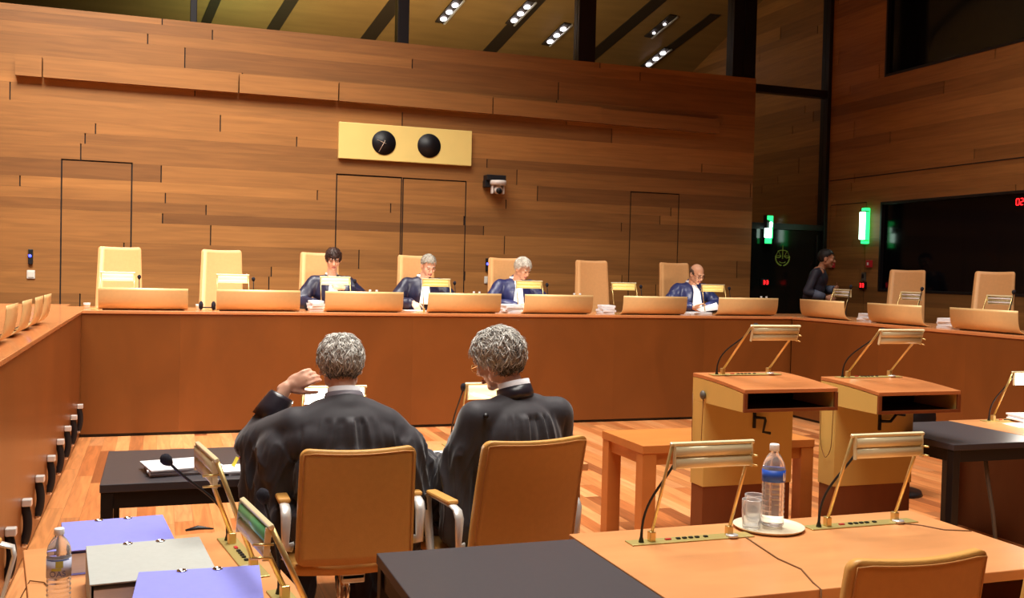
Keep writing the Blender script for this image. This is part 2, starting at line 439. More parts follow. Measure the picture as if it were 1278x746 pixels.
mb = MB(); mb.bx(RX-.004, RX+.012, -4, 12.46, 3.098, 3.112); struct(mb.build('trim_2', M['gap']))
for n, (a, b, c, d) in (('window_1', uw), ('window_2', lw)):
    mb = MB(); y0, y1 = -c, -a
    mb.bx(RX+.05, RX+.06, y0, y1, b, d)
    p = struct(mb.build(n, M['pane_dark']))
    mb = MB(); t = .035
    mb.bx(RX-.005, RX+.07, y1-t, y1, b, d); mb.bx(RX-.005, RX+.07, y0, y1-t, b, b+t); mb.bx(RX-.005, RX+.07, y0, y1-t, d-t, d)
    mb.build('window_frame', M['steel'], p, .004)

# floor, platform, other walls, ceiling
mb = MB(); mb.quad([(LX-.3, -5, 0), (RX+.3, -5, 0), (RX+.3, 17, 0), (LX-.3, 17, 0)]); struct(mb.build('floor', M['floor']))
mb = MB(); mb.prism([(LX, 4), (-1.1, 4), (-1.1, 10.6), (7.5, 10.6), (7.5, 4), (RX, 4), (RX, 17), (LX, 17)], .002, .455); struct(mb.build('floor_platform', M['carpet']))
mb = MB(); mb.bx(LX-.2, LX, -5, 17, 0, 8.2); struct(mb.build('wall_left', M['ceil']))
mb = MB(); mb.bx(LX, RX, -5.2, -5, 0, 8.2); struct(mb.build('wall_rear', M['ceil']))
mb = MB(); mb.bx(LX-.2, RX+.2, -5.2, BY+.02, 8.2, 8.4); struct(mb.build('ceiling', M['ceil']))
# gallery behind the clerestory
mb = MB(); mb.bx(LX, RX, 17, 17.2, 0, 8.2); struct(mb.build('wall_gallery', M['wall']))
sl = -.34
zc = lambda y: 6.7+sl*(y-13)
mb = MB(); mb.quad([(LX, 12.3, zc(12.3)), (RX, 12.3, zc(12.3)), (RX, 17, zc(17)), (LX, 17, zc(17))]); struct(mb.build('ceiling_gallery', M['gal_ceil']))
mb = MB(); mb.bx(LX, RX, BY-.02, BY+.02, 7.0, 8.2); struct(mb.build('wall_back_upper', M['gap']))
for i, (xa, ya, xb, yb, wd) in enumerate([(.6, 16.9, .95, 14.9, .12), (1.62, 16.9, 2.2, 14.3, .16), (3.17, 16.9, 3.85, 13.6, .2), (5.31, 16.9, 5.95, 13.3, .2), (7.13, 16.9, 7.9, 13.3, .2), (8.42, 16.4, 8.77, 14.87, .16)]):
    mb = MB(); h = wd*.62
    mb.quad([(xa-h, ya, zc(ya)-.012), (xa+h, ya, zc(ya)-.012), (xb+h, yb, zc(yb)-.012), (xb-h, yb, zc(yb)-.012)])
    mb.quad([(xa-h, ya, zc(ya)-.012), (xa-h, ya, zc(ya)), (xb-h, yb, zc(yb)), (xb-h, yb, zc(yb)-.012)]); mb.quad([(xa+h, ya, zc(ya)), (xa+h, ya, zc(ya)-.012), (xb+h, yb, zc(yb)-.012), (xb+h, yb, zc(yb))])
    struct(mb.build('trim_%d' % (i+4), M['gal_slot']))
lbl = ['triple downlight on sloping gallery ceiling, left one of the bright two between the middle mullions', 'triple downlight on sloping gallery ceiling, nearest the third mullion at the top edge', 'triple downlight on sloping gallery ceiling just left of the third dark mullion, lowest there', 'triple downlight on sloping gallery ceiling, rightmost, by the wall top left of the last mullion', 'faint small downlight pair on gallery ceiling between the third and last mullions']
for i, (x, y) in enumerate([(4.32, 15.59), (5.47, 15.42), (6.3, 15.9), (8.38, 16.28), (7.98, 15.35)]):
    t = thing('downlight', lbl[i], 'ceiling light', (x, y, zc(y)), math.atan(.2), 'downlights of the gallery ceiling')
    R = Matrix.Rotation(math.atan(sl), 3, 'X')
    mb = MB(); mb.box((0.0, 0, -.022), (.15, .72, .02), R); mb.build('housing', M['gal_slot'], t)
    mb = MB(); mb.box((.09, 0, -.03), (.03, .72, .035), R); mb.build('reflector', M['alu'], t)
    for k in ((-1, 0, 1) if i < 4 else (-.5, .9)):
        mb = MB(); p = R @ V((-.0, k*.21, -.04)); nrm = R @ V((0, 0, -1))
        mb.cyl(p, p+nrm*.015, .05 if i < 4 else .022, None, 14); mb.build('lamp', M['spot'], t)
# clerestory glass and mullions
for i, (a, b) in enumerate([(LX, .31), (.385, 2.81), (2.955, 5.295), (5.543, 7.69)]):
    mb = MB(); mb.bx(a, b, BY+.10, BY+.115, WT, 7.2); struct(mb.build('window_%d' % (i+3), M['pane']))
for i, (a, b) in enumerate([(.31, .385), (2.81, 2.955), (5.295, 5.543), (7.69, 8.065)]):
    mb = MB(); mb.bx(a, b, BY+.03, BY+.22, WT-.003, 7.2)
    if i == 3: mb.bx(7.86, 7.885, BY+.005, BY+.03, WT-.003, 7.2)
    struct(mb.build('trim_%d' % (i+10), M['steel'], None, .006))
# glazed corner with the dark entrance door
mb = MB(); mb.bx(WR, 9.29, BY+.06, BY+.075, 2.44, 4.32); mb.bx(WR, 9.29, BY+.06, BY+.075, 4.43, 7.2); struct(mb.build('window_7', M['pane']))
mb = MB(); mb.bx(9.29, RX, BY-.02, BY+.16, .455, 7.2); mb.bx(WR, 9.29, BY, BY+.14, 4.33, 4.44); mb.bx(WR, 9.29, BY, BY+.14, 2.36, 2.45)
struct(mb.build('trim_14', M['steel'], None, .005))
mb = MB(); mb.bx(WR+.005, 9.285, BY+.05, BY+.07, .46, 2.36)
d6 = struct(mb.build('door_6', M['pane_door']))
mb = MB(); mb.bx(9.2, 9.23, BY+.03, BY+.05, .5, 2.3); mb.build('door_stile', M['steel'], d6)
# etched emblem on the door glass: sword, scales and laurel
eb = MB(); ex, ez, ey = 8.63, 1.985, BY+.045
def arc(cx, cz, rx, rz, a0, a1, n=14): return [(cx+rx*math.cos(a0+(a1-a0)*k/n), ey, cz+rz*math.sin(a0+(a1-a0)*k/n)) for k in range(n+1)]
eb.tube([(ex, ey, ez+.15), (ex, ey, ez-.05)], [.003, .007], 6)
eb.tube([(ex-.085, ey, ez+.06), (ex-.03, ey, ez+.075), (ex+.03, ey, ez+.075), (ex+.085, ey, ez+.06)], .006, 6)
for sx in (-1, 1):
    cx = ex+sx*.075
    eb.tube(arc(cx, ez-.005, .042, .03, PI, 2*PI, 8), .006, 6); eb.tube([(cx-.042, ey, ez-.005), (cx+.042, ey, ez-.005)], .004, 6)
    eb.tube([(cx, ey, ez+.065), (cx-.04, ey, ez-.005)], .003, 5); eb.tube([(cx, ey, ez+.065), (cx+.04, ey, ez-.005)], .003, 5)
    eb.tube(arc(ex, ez-.03, .118, .12, -PI/2+sx*.12, -PI/2+sx*1.75, 14), .005, 6)
    for k in range(7):
        a = -PI/2+sx*(.25+k*.22); px, pz = ex+.118*math.cos(a), ez-.03+.12*math.sin(a)
        eb.ell((px, ey, pz), (.016, .003, .009), Matrix.Rotation(-(a+PI/4*sx), 3, 'Y'), 8, 6)
eb.tube(arc(ex, ez-.09, .05, .02, PI, 2*PI, 8), .005, 6)
eb.build('emblem', M['emblem'], d6)

# ------------------------------------------------------------------ wall fittings
t = thing('clock_panel', 'cream wall panel with two round black dials above the double door', 'clock', (2.935, BY, 3.23))
mb = MB(); mb.bx(-.86, .86, -.06, .004, -.225, .225); mb.build('panel', M['cream'], t, .006)
for x, nm in ((-.295, 'clock_dial'), (.29, 'blank_dial')):
    mb = MB(); mb.cyl((x, -.06, 0), (x, -.068, 0), .152, None, 40); d = mb.build(nm, M['clock_black'], t)
    if nm == 'clock_dial':
        for ang, L, r in ((math.radians(-70), .09, .006), (math.radians(208), .135, .006)):
            mb = MB(); dx, dz = math.sin(ang), math.cos(ang)
            mb.tube([(x-dx*.03, -.071, -dz*.03), (x+dx*L, -.071, dz*L)], r, 6, 0, .4); mb.build('clock_hand', M['hand'], d)
t = thing('security_camera', 'white dome camera hanging from a black bracket on the wall', 'camera', (4.14, BY, 2.80))
mb = MB(); mb.bx(-.16, .10, -.16, .004, .03, .10); mb.bx(-.17, -.10, -.12, -.002, -.06, .03); mb.build('bracket', M['blackp'], t, .006)
mb = MB(); mb.lathe([(.06, -.035), (.105, -.03), (.112, 0), (.11, .03)], (0, -.12, 0), 24); mb.build('base', M['camw'], t)
for s in (-1, 1):
    mb = MB(); mb.box((s*.075, -.12, -.085), (.022, .07, .12)); mb.build('yoke', M['camw'], t, .012)
mb = MB(); mb.ell((0, -.12, -.085), (.06, .07, .06)); hd = mb.build('head', M['camw'], t)
mb = MB(); mb.cyl((0, -.17, -.10), (0, -.20, -.115), .038, .036, 20); mb.build('lens', M['blackp'], hd)
for i, (x, z, lb, ls) in enumerate([(-1.372, 1.69, 'small black reader with blue light at far left of the wall', 'square pale switch under the blue light at the far left'), (4.06, 1.735, 'small black reader with blue light left of the white-haired judge', 'square pale switch beside the white-haired judge\'s chair')]):
    t = thing('card_reader', lb, 'card reader', (x, BY, z))
    mb = MB(); mb.bx(-.024, .024, -.03, .004, -.085, .085); mb.build('case', M['blackp'], t, .005)
    mb = MB(); mb.cyl((-.004, -.03, .01), (-.004, -.036, .01), .016, None, 12); mb.build('led', M['blue'], t)
    t = thing('light_switch', ls, 'switch', (x+.005, BY, z-.2))
    mb = MB(); mb.bx(-.042, .042, -.014, .004, -.048, .048); mb.build('plate', M['switch'], t, .005)
    mb = MB(); mb.bx(-.03, .03, -.02, -.012, -.034, .034); mb.build('rocker', M['switch'], t, .004)

def seg_digit(mb, x, z, h, ch, t=.012):
    w = h*.55; S = {'0': 'abcdef', '1': 'bc', '2': 'abged', '3': 'abgcd'}[ch]
    for s in S:
        if s in 'agd': mb.box((x, 0, z+{'a': h/2, 'g': 0, 'd': -h/2}[s]), (w-t*.6, .004, t))
        else: mb.box((x+(w/2 if s in 'bc' else -w/2), 0, z+(h/4 if s in 'bf' else -h/4)), (t, .004, h/2-t*.6))
# right wall pieces (faces -X): local x -> world -Y
RZ = -PI/2
t = thing('exit_light', 'tall bright green light tube on the side wall by the dark screen', 'exit light', (RX, 11.585, 2.41), RZ)
mb = MB(); mb.bx(-.045, .045, -.08, .004, -.25, .25); mb.build('case', M['green_lamp'], t, .012)
mb = MB(); mb.tube([(0, -.085, -.19), (0, -.085, .19)], .045, 12); mb.build('tube', M['green_core'], t)
for z in (-.205, .2): 
    mb = MB(); mb.box((0, -.055, z), (.096, .08, .012)); mb.build('band', M['steel'], t)
t = thing('exit_light', 'stepped green light at the left edge of the dark glass door', 'exit light', (8.33, BY-.02, 2.35))
mb = MB(); mb.bx(-.045, .045, -.05, .0, .14, .2); mb.bx(-.06, .03, -.05, 0, -.2, -.13); mb.bx(.0, .045, -.05, 0, -.13, .14); mb.build('case', M['green_lamp'], t, .006)
mb = MB(); mb.bx(-.07, .022, -.06, 0, -.12, .02); mb.bx(-.005, .03, -.06, 0, .03, .11); mb.build('lamp', M['green_core'], t, .01)
mb = MB(); mb.bx(-.05, .05, -.03, .06, -.21, .21); mb.build('back_plate', M['steel'], t)
for (nm, lb, loc, rz) in (('counter_display', 'small red digital display low on the dark glass door', (8.316, BY+.03, 1.585), 0.), ('counter_display', 'small red digital display under the call point on the side wall', (RX, 11.62, 1.578), RZ)):
    t = thing(nm, lb, 'display', loc, rz)
    mb = MB(); mb.bx(-.06, .06, -.04, .004, -.05, .05); mb.build('case', M['blackp'], t, .006)
    mb = MB()
    for x in (-.026, .026): seg_digit(mb, x, 0, .05, '3', .011)
    mb.build('digits', M['red'], t, loc=(0, -.043, 0))
t = thing('door_keypad', 'slim grey keypad above the red display on the side wall', 'keypad', (RX, 11.615, 1.70), RZ)
mb = MB(); mb.bx(-.035, .035, -.03, .004, -.06, .06); mb.build('case', M['rubber'], t, .005)
mb = MB(); mb.bx(-.02, .02, -.034, -.028, -.02, .035); mb.build('keys', M['blackp'], t)
t = thing('fire_call_point', 'small red fire call box right of the side door', 'call point', (RX, 11.5, 1.88), RZ)
mb = MB(); mb.bx(-.045, .045, -.045, .004, -.05, .05); mb.build('case', M['redbox'], t, .006)
mb = MB(); mb.bx(-.014, .014, -.05, -.044, -.02, .02); mb.build('button', M['white'], t)
t = thing('fire_call_point', 'small red fire call box on the side wall behind the walking man', 'call point', (RX, 12.32, 1.87), RZ)
mb = MB(); mb.bx(-.045, .045, -.045, .004, -.05, .05); mb.build('case', M['redbox'], t, .006)
mb = MB(); mb.bx(-.014, .014, -.05, -.044, -.02, .02); mb.build('button', M['white'], t)
t = thing('digital_clock', 'red digital clock at the right end of the dark screen', 'clock', (RX+.045, 8.99, 2.60), RZ)
mb = MB(); seg_digit(mb, -.03, 0, .072, '0', .010); seg_digit(mb, .03, 0, .072, '2', .010); mb.build('digits', M['red'], t, loc=(0, -.02, 0))
mb = MB(); mb.bx(-.1, .2, -.016, .003, -.07, .07); mb.build('case', M['pane_dark'], t)

# ------------------------------------------------------------------ the bench: U of left wing, back run and right wing
BZ = 1.195; BF = 10.14; WL = -.68; WRX = 7.13
def wing_bench(name, label, front, top, z0=.03):
    t = thing(name, label, 'judges bench')
    return t
t = thing('judges_bench', 'long dark veneer bench front running across below the judges', 'bench')
mb = MB(); xs = [WL, .2, 1.35, 2.5, 3.65, 4.8, 5.95, WRX]
tn = [.35, .55, .45, .6, .5, .38, .55]
for i in range(7): mb.bx(xs[i]+.0002, xs[i+1]-.0002, BF, BF+.035, .03, BZ-.032, 0, tn[i])
mb.build('front_panel', M['bench'], t)
mb = MB(); mb.bx(WL-.9, WRX+.9, BF-.012, BF+.86, BZ-.03, BZ); mb.build('worktop', M['bench_top'], t, .004)
mb = MB(); mb.bx(WL, WRX, BF+.02, BF+.04, .0, .03); mb.build('plinth', M['steel'], t)
mb = MB(); mb.bx(WL-.02, WRX+.02, BF+.04, BF+.06, .03, BZ-.03); mb.bx(WL-.8, WRX+.8, BF+.78, BF+.8, .46, BZ-.03); mb.build('carcass', M['bench'], t)
t = thing('judges_bench', 'left wing of the bench, with a row of chrome pulls along its foot', 'bench')
mb = MB(); ys = [4.2, 5.3, 6.5, 7.7, 8.9, BF-.014]; tn = [.9, .8, .85, .75, .6]  # raised tones paint the left lights' brightness into this wing's face
for i in range(5): mb.bx(WL-.035, WL, ys[i]+.0002, ys[i+1]-.0002, .03, BZ-.032, 0, tn[i])
mb.build('front_panel', M['bench'], t)
mb = MB(); mb.bx(WL-.9, WL+.012, 4.2, BF-.013, BZ-.03, BZ); mb.bx(WL-.9, WL-.2, BF+.861, 11.55, BZ-.03, BZ); mb.build('worktop', M['bench_top'], t, .004)
mb = MB(); mb.bx(WL-.04, WL-.02, 4.2, BF, 0, .03); mb.build('plinth', M['steel'], t)
for i, y in enumerate([9.77, 9.08, 8.48, 7.866, 7.213, 6.55, 5.92, 5.297]):
    mb = MB()
    pts = [(WL+.008+.022*math.sin(PI*k/10.)**.7, y, .335-.215*k/10.) for k in range(11)]
    mb.tube(pts, .016, 10, 0, 1.5); h = mb.build('pull_handle', M['blackp'], t)
    mb = MB(); mb.box((WL+.026, y, .345), (.05, .05, .04)); mb.build('mount', M['alu'], h, .006)
    mb = MB(); mb.box((WL+.015, y, .115), (.03, .036, .022)); mb.build('foot_mount', M['chrome'], h, .006)
t = thing('judges_bench', 'right wing of the bench receding behind the two podiums', 'bench')
mb = MB(); ys = [5., 6.2, 7.4, 8.6, BF-.014]; tn = [.5, .45, .6, .4]
for i in range(4): mb.bx(WRX, WRX+.035, ys[i]+.0002, ys[i+1]-.0002, .03, BZ-.032, 0, tn[i])
mb.build('front_panel', M['bench'], t)
mb = MB(); mb.bx(WRX-.012, WRX+.9, 5., BF-.013, BZ-.03, BZ); mb.build('worktop', M['bench_top'], t, .004)
mb = MB(); mb.bx(WRX+.02, WRX+.04, 5., BF, 0, .03); mb.build('plinth', M['steel'], t)

# curved document screens on the bench
def screen_mesh(wd, name='document_screen'):
    mb = MB(); n = 14
    prof = []
    for k in range(n+1):
        a = k/n*PI/2*.95
        prof.append((.12-.11*math.sin(a) if k < n else .005, .012+.11*(1-math.cos(a))))
    prof = [(.125, .006), (.095, .007), (.068, .014), (.045, .028), (.028, .05), (.017, .08), (.010, .115), (.006, .15), (.004, .19), (.003, .215)]
    rs = []
    for (y, z) in prof: rs.append([(-wd/2, y, z), (wd/2, y, z), (wd/2, y+.006, z+.006 if z < .05 else z), (-wd/2, y+.006, z+.006 if z < .05 else z)])
    mb.rings(rs, True)
    return mb
proto = None; scr_lbl = ['curved pale copper screen at the left end of the judges bench', 'curved pale copper screen, second from left on the judges bench', 'curved pale copper screen before the dark-haired judge', 'curved pale copper screen between the two grey-haired judges', 'curved pale copper screen right of the white-haired judge', 'curved pale copper screen left of the bald judge', 'curved pale copper screen right of the bald judge', 'curved pale copper screen on the right wing, nearest the corner', 'curved pale copper screen on the right wing, middle of its three', 'curved pale copper screen on the right wing, nearest the frame edge']
pos = [(-.135, 0), (.94, 0), (2.0, 0), (3.077, 0), (4.158, 0), (5.343, 0), (6.57, 0)]
first = None
for i in range(10):
    if i < 7: loc, rz = (pos[i][0], BF+.055, BZ), 0.
    else: loc, rz = (WRX+.05, [9.66, 8.46, 7.27][i-7], BZ), -PI/2
    t = thing('document_screen', scr_lbl[i], 'screen', loc, rz, 'curved screens on the bench')
    if first is None:
        first = screen_mesh(.81).build('sheet', M['panel'], t)
        mb = MB(); mb.bx(-.37, .37, .1, .15, .0, .008); foot = mb.build('foot', M['steel'], t)
    else:
        for q in (first, foot):
            c = q.copy(); COL.objects.link(c); c.parent = t
ll = ['farthest of the curved screens on the left wing', 'second farthest of the curved screens on the left wing', 'third farthest of the curved screens on the left wing', 'nearest curved screen on the left wing, cut by the frame']
sm = None
for i, y in enumerate([7.84, 7.3, 6.66, 6.0]):
    t = thing('document_screen', ll[i], 'screen', (WL-.06, y, BZ), PI/2, 'curved screens on the left wing')
    if sm is None:
        sm = screen_mesh(.44).build('sheet', M['panel'], t); mb = MB(); mb.bx(-.2, .2, .1, .15, 0, .008); sf = mb.build('foot', M['steel'], t)
    else:
        for q in (sm, sf):
            c = q.copy(); COL.objects.link(c); c.parent = t

# ------------------------------------------------------------------ brass reading lamp with gooseneck microphone (user on local -y)
def lamp(label, loc, rz, lean=.13, h=.36, lit=0, mic=True, group='brass reading lamps', plate=.48, green=False, mlen=1., mhead=None, hinge=None):
    t = thing('reading_lamp', label, 'lamp', loc, rz, group)
    mb = MB(); mb.bx(-plate/2, plate/2, -.032, .032, 0, .005); pl = mb.build('base_plate', M['brass_dull'], t, .002)
    mb = MB()
    for k, x in enumerate((-.05, -.025, 0, .025, .06)): mb.box((x, 0, .007), (.014, .012, .006))
    mb.build('button', M['blackp'], pl)
    mb = MB(); mb.box((-.09, 0, .007), (.022, .01, .005)); mb.build('red_button', M['redbox'], pl)
    mb = MB(); mb.cyl((.155, -.02, .005), (.155, -.02, .013), .022, None, 18); mb.build('dial', M['alu'], pl)
    dv = V((0, -lean, h)).normalized(); nv = V((0, -dv.z, dv.y)).normalized()  # nv faces the user / down
    for x in (-.155, .155):
        mb = MB(); mb.box((x, .0, .022), (.022, .026, .036)); b = mb.build('post', M['brass'], t, .003)
        mb = MB(); p0 = V((x, 0, .03)); p1 = V((x, -lean, h))
        mb.tube([p0, p1], .0075, 8, 0, .6); mb.build('leg', M['brass'], t)
    ang = math.atan2(-dv.y, dv.z)
    R = Matrix.Rotation(ang, 3, 'X')
    top = V((0, -lean, h))
    mb = MB(); mb.box(top, (.325, .014, .012), R); mb.build('top_rail', M['shade'], t, .003)
    # shade: two ribbed half round reflectors, hung from the rail between the legs
    sd = V((0, hinge if hinge is not None else -.04, -1)).normalized()
    dv = -sd; nv = V((0, sd.z, -sd.y)).normalized()
    R = Matrix.Rotation(math.atan2(-dv.y, dv.z), 3, 'X')
    def trough(off, r, m, nm):
        c = top - dv*off; rs = []
        for x in (-.146, .146):
            o = [c+V((x, 0, 0))+dv*(r*1.25*math.cos(a))+nv*(r*.85*math.sin(a)) for a in [PI*k/10. for k in range(11)]]
            i = [c+V((x, 0, 0))+dv*((r*1.25-.003)*math.cos(a))+nv*((r*.85-.003)*math.sin(a)) for a in [PI*(10-k)/10. for k in range(11)]]
            rs.append(o+i)
        mb = MB(); mb.rings(rs, True); return mb.build(nm, m, t)
    ms = {0: M['shade'], 1: M['lit'], 2: M['lit_hot'], 3: M['lit_dim']}[lit]
    trough(.026, .0155, M['green_shade'] if green else ms, 'upper_reflector')
    trough(.064, .0155, ms, 'lower_reflector')
    for x in (-.149, .149):
        mb = MB(); c = top-dv*.045+V((x, 0, 0)); mb.box(c+nv*.004, (.004, .016, .082), R); mb.build('shade_end', M['shade'], t)
    for off in (.026, .064):
        mb = MB(); c = top-dv*off-nv*.002; mb.cyl(c-V((.14, 0, 0)), c+V((.14, 0, 0)), .007, None, 10); mb.build('tube', M['white'] if lit == 0 else {1: M['lit'], 2: M['lit_hot'], 3: M['lit_dim']}[lit], t)
    for off in (.045, .078):
        mb = MB(); c = top-dv*off+V((.15, 0, 0)); mb.cyl(c-nv*.012, c+nv*.04, .0035, None, 8); mb.build('clip', M['brass'], t)
    if mic:
        hd = V(mhead) if mhead else V((-.135, -.06, .30))
        b = V((-.197, -.005, .004))
        q0, q1, q2 = b+V((0, 0, .02)), b+V((0, 0, .15)), b.lerp(hd, .6)+V((-.004, .006, .01)); n_ = 12
        cv = [q0*(1-u)**3+q1*3*u*(1-u)**2+q2*3*u*u*(1-u)+hd*u**3 for u in [k/n_ for k in range(n_+1)]]
        mb = MB(); mb.tube([b]+cv, [.011, .0055]+[.0045]*n_, 8)
        g = mb.build('microphone_neck', M['blackp'], t)
        d = (hd-cv[-3]).normalized()
        mb = MB(); mb.tube([hd-d*.006, hd+d*.002, hd+d*.012, hd+d*.026, hd+d*.034, hd+d*.039], [.008, .013, .018, .018, .012, .004], 14); mb.build('microphone_foam', M['foam'], g)
    return t
jl = ['lit brass reading lamp at the leftmost judge seat, chair empty', 'lit brass reading lamp at the second empty judge seat', 'lit brass reading lamp before the dark-haired judge', 'brass reading lamp before the short-haired grey judge', 'brass reading lamp before the white-haired judge', 'brass reading lamp beside the empty chair left of the bald judge', 'brass reading lamp before the bald judge']
for i, (x, y) in enumerate([(-.383, 10.56), (.712, 10.56), (1.755, 10.56), (2.853, 10.56), (3.938, 10.56), (5.117, 10.56), (6.305, 10.56)]):
    lamp(jl[i], (x, y-.08, BZ), PI, .10, .355, 1 if i < 3 else 3, True, 'brass lamps on the bench', .48, False, 1., (-.2, -.05, .30))
for i, y in enumerate([9.93, 8.77, 7.56]):
    lamp(['brass reading lamp on the right wing nearest the corner', 'brass reading lamp before the middle chair of the right wing', 'brass reading lamp on the right wing nearest the frame edge'][i], (7.58, y, BZ), PI/2, .10, .335, 0, True, 'brass lamps on the right wing', .48, False, 1., (-.2, -.06, .36))
lamp('brass lamp on the left wing at the frame edge', (-1.30, 6.25, BZ), -PI/2, .10, .335, 0, False, 'brass lamps on the left wing')

# ------------------------------------------------------------------ desks and tables
DZ = .72
def desk(label, x0, x1, y0, y1, z=DZ, top=M['desk'], leg=M['desk_dark'], modesty=True, name='desk', cat='desk', rz=0., legs='panel', edge=None, legw=.05, th=.035):
    cx, cy = (x0+x1)/2, (y0+y1)/2; a, b = (x1-x0)/2, (y1-y0)/2
    t = thing(name, label, cat, (cx, cy, 0), rz)
    mb = MB(); mb.bx(-a, a, -b, b, z-th, z); mb.build('tabletop', top, t, .003)
    if legs == 'panel':
        for s in (-1, 1):
            mb = MB(); mb.bx(s*(a-.03)-.015, s*(a-.03)+.015, -b+.06, b-.05, .04, z-th); mb.build('side_panel', leg, t, .002)
            mb = MB(); mb.bx(s*(a-.03)-.02, s*(a-.03)+.02, -b+.03, b-.03, 0, .04); mb.build('foot_bar', M['desk'], t, .003)
        mb = MB(); mb.bx(-a+.045, a-.045, b-.09, b-.07, .12, z-th); mb.build('modesty_panel', leg, t)
    else:
        q = legw
        for sx in (-1, 1):
            for sy in (-1, 1):
                mb = MB(); mb.box((sx*(a-q/2-.004), sy*(b-q/2-.004), (z-th)/2), (q, q, z-th)); mb.build('leg', leg, t, .003)
        mb = MB(); ap = .07
        for sy in (-1, 1): mb.box((0, sy*(b-q/2-.004), z-th-ap/2), (2*a-2*q-.008, q*.6, ap))
        for sx in (-1, 1): mb.box((sx*(a-q/2-.004), 0, z-th-ap/2), (q*.6, 2*b-2*q-.008, ap))
        mb.build('apron', leg, t)
    return t
desk('wooden desk with two brass lamps and a water bottle at the front right', 1.392, 2.89, 2.495, 3.27)
desk('black table in the foreground centre beside the wooden desk', .683, 1.385, 2.495, 3.205, DZ, M['black'], M['black_edge'], False, 'side_table', 'table', 0., 'legs')
desk('wooden desk in front of the two robed lawyers', .52, 2.02, 4.52, 5.30, .71)
desk('black table left of the lawyers with a paper stack on it', -.222, .505, 4.48, 5.28, DZ, M['black'], M['black_edge'], False, 'side_table', 'table', 0., 'legs')
desk('black table at the right beside the second podium', 4.305, 5.02, 4.53, 5.33, DZ, M['black'], M['black_edge'], False, 'side_table', 'table', 0., 'legs')
desk('wooden desk with a bright lamp at the right frame edge', 5.03, 6.55, 4.5, 5.35, DZ)
desk('low wooden table standing behind the two podiums', 2.685, 3.88, 5.235, 5.81, .65, M['table'], M['table'], False, 'low_table', 'table', 0., 'legs', None, .09, .05)
desk('wooden desk with binders at the front left', -.33, .37, 2.05, 3.61, DZ).rotation_euler = (0, 0, math.radians(8))
bpy.context.view_layer.update()
dl = [o for o in COL.objects if o.get('label', '').startswith('wooden desk with binders')][0]
dl.location = (.055, 2.80, 0)

lamp('brass lamp with microphone left of the water bottle on the front desk', (1.785, 3.095, DZ), 0., .13, .365, 0, True, 'brass lamps on the front right desk', .485, False, 1., (-.115, -.10, .315))
lamp('brass lamp with microphone right of the water bottle on the front desk', (2.535, 3.12, DZ), 0., .13, .365, 0, True, 'brass lamps on the front right desk', .485, False, 1., (-.10, -.10, .315))
rz8 = math.radians(-81.9)
lamp('brass lamp seen edge-on beside the violet binders, farther one', (.262, 3.27, DZ), rz8, .115, .345, 0, True, 'brass lamps on the front left desk', .48, False, 1., (-.16, -.20, .285), .02)
lamp('brass lamp with green reflector seen edge-on, nearest the camera', (.365, 2.665, DZ), rz8, .12, .29, 0, True, 'brass lamps on the front left desk', .48, True, 1., (-.20, -.05, .27), -.08)
lamp('brightly lit brass lamp behind the head of the left lawyer', (.835, 5.12, .71), 0., .13, .345, 2, True, 'brass lamps on the lawyers desk', .48, False, 1., (-.22, -.05, .30))
lamp('lit brass lamp with microphone left of the right lawyer', (1.69, 5.16, .71), 0., .13, .345, 1, True, 'brass lamps on the lawyers desk', .48, False, 1., (-.165, -.10, .31))
lamp('brightly lit brass lamp on the desk at right frame edge', (5.485, 5.265, DZ), 0., .15, .345, 2, True, 'brass lamps on the right desk', .48, False, 1., (-.135, -.13, .31))

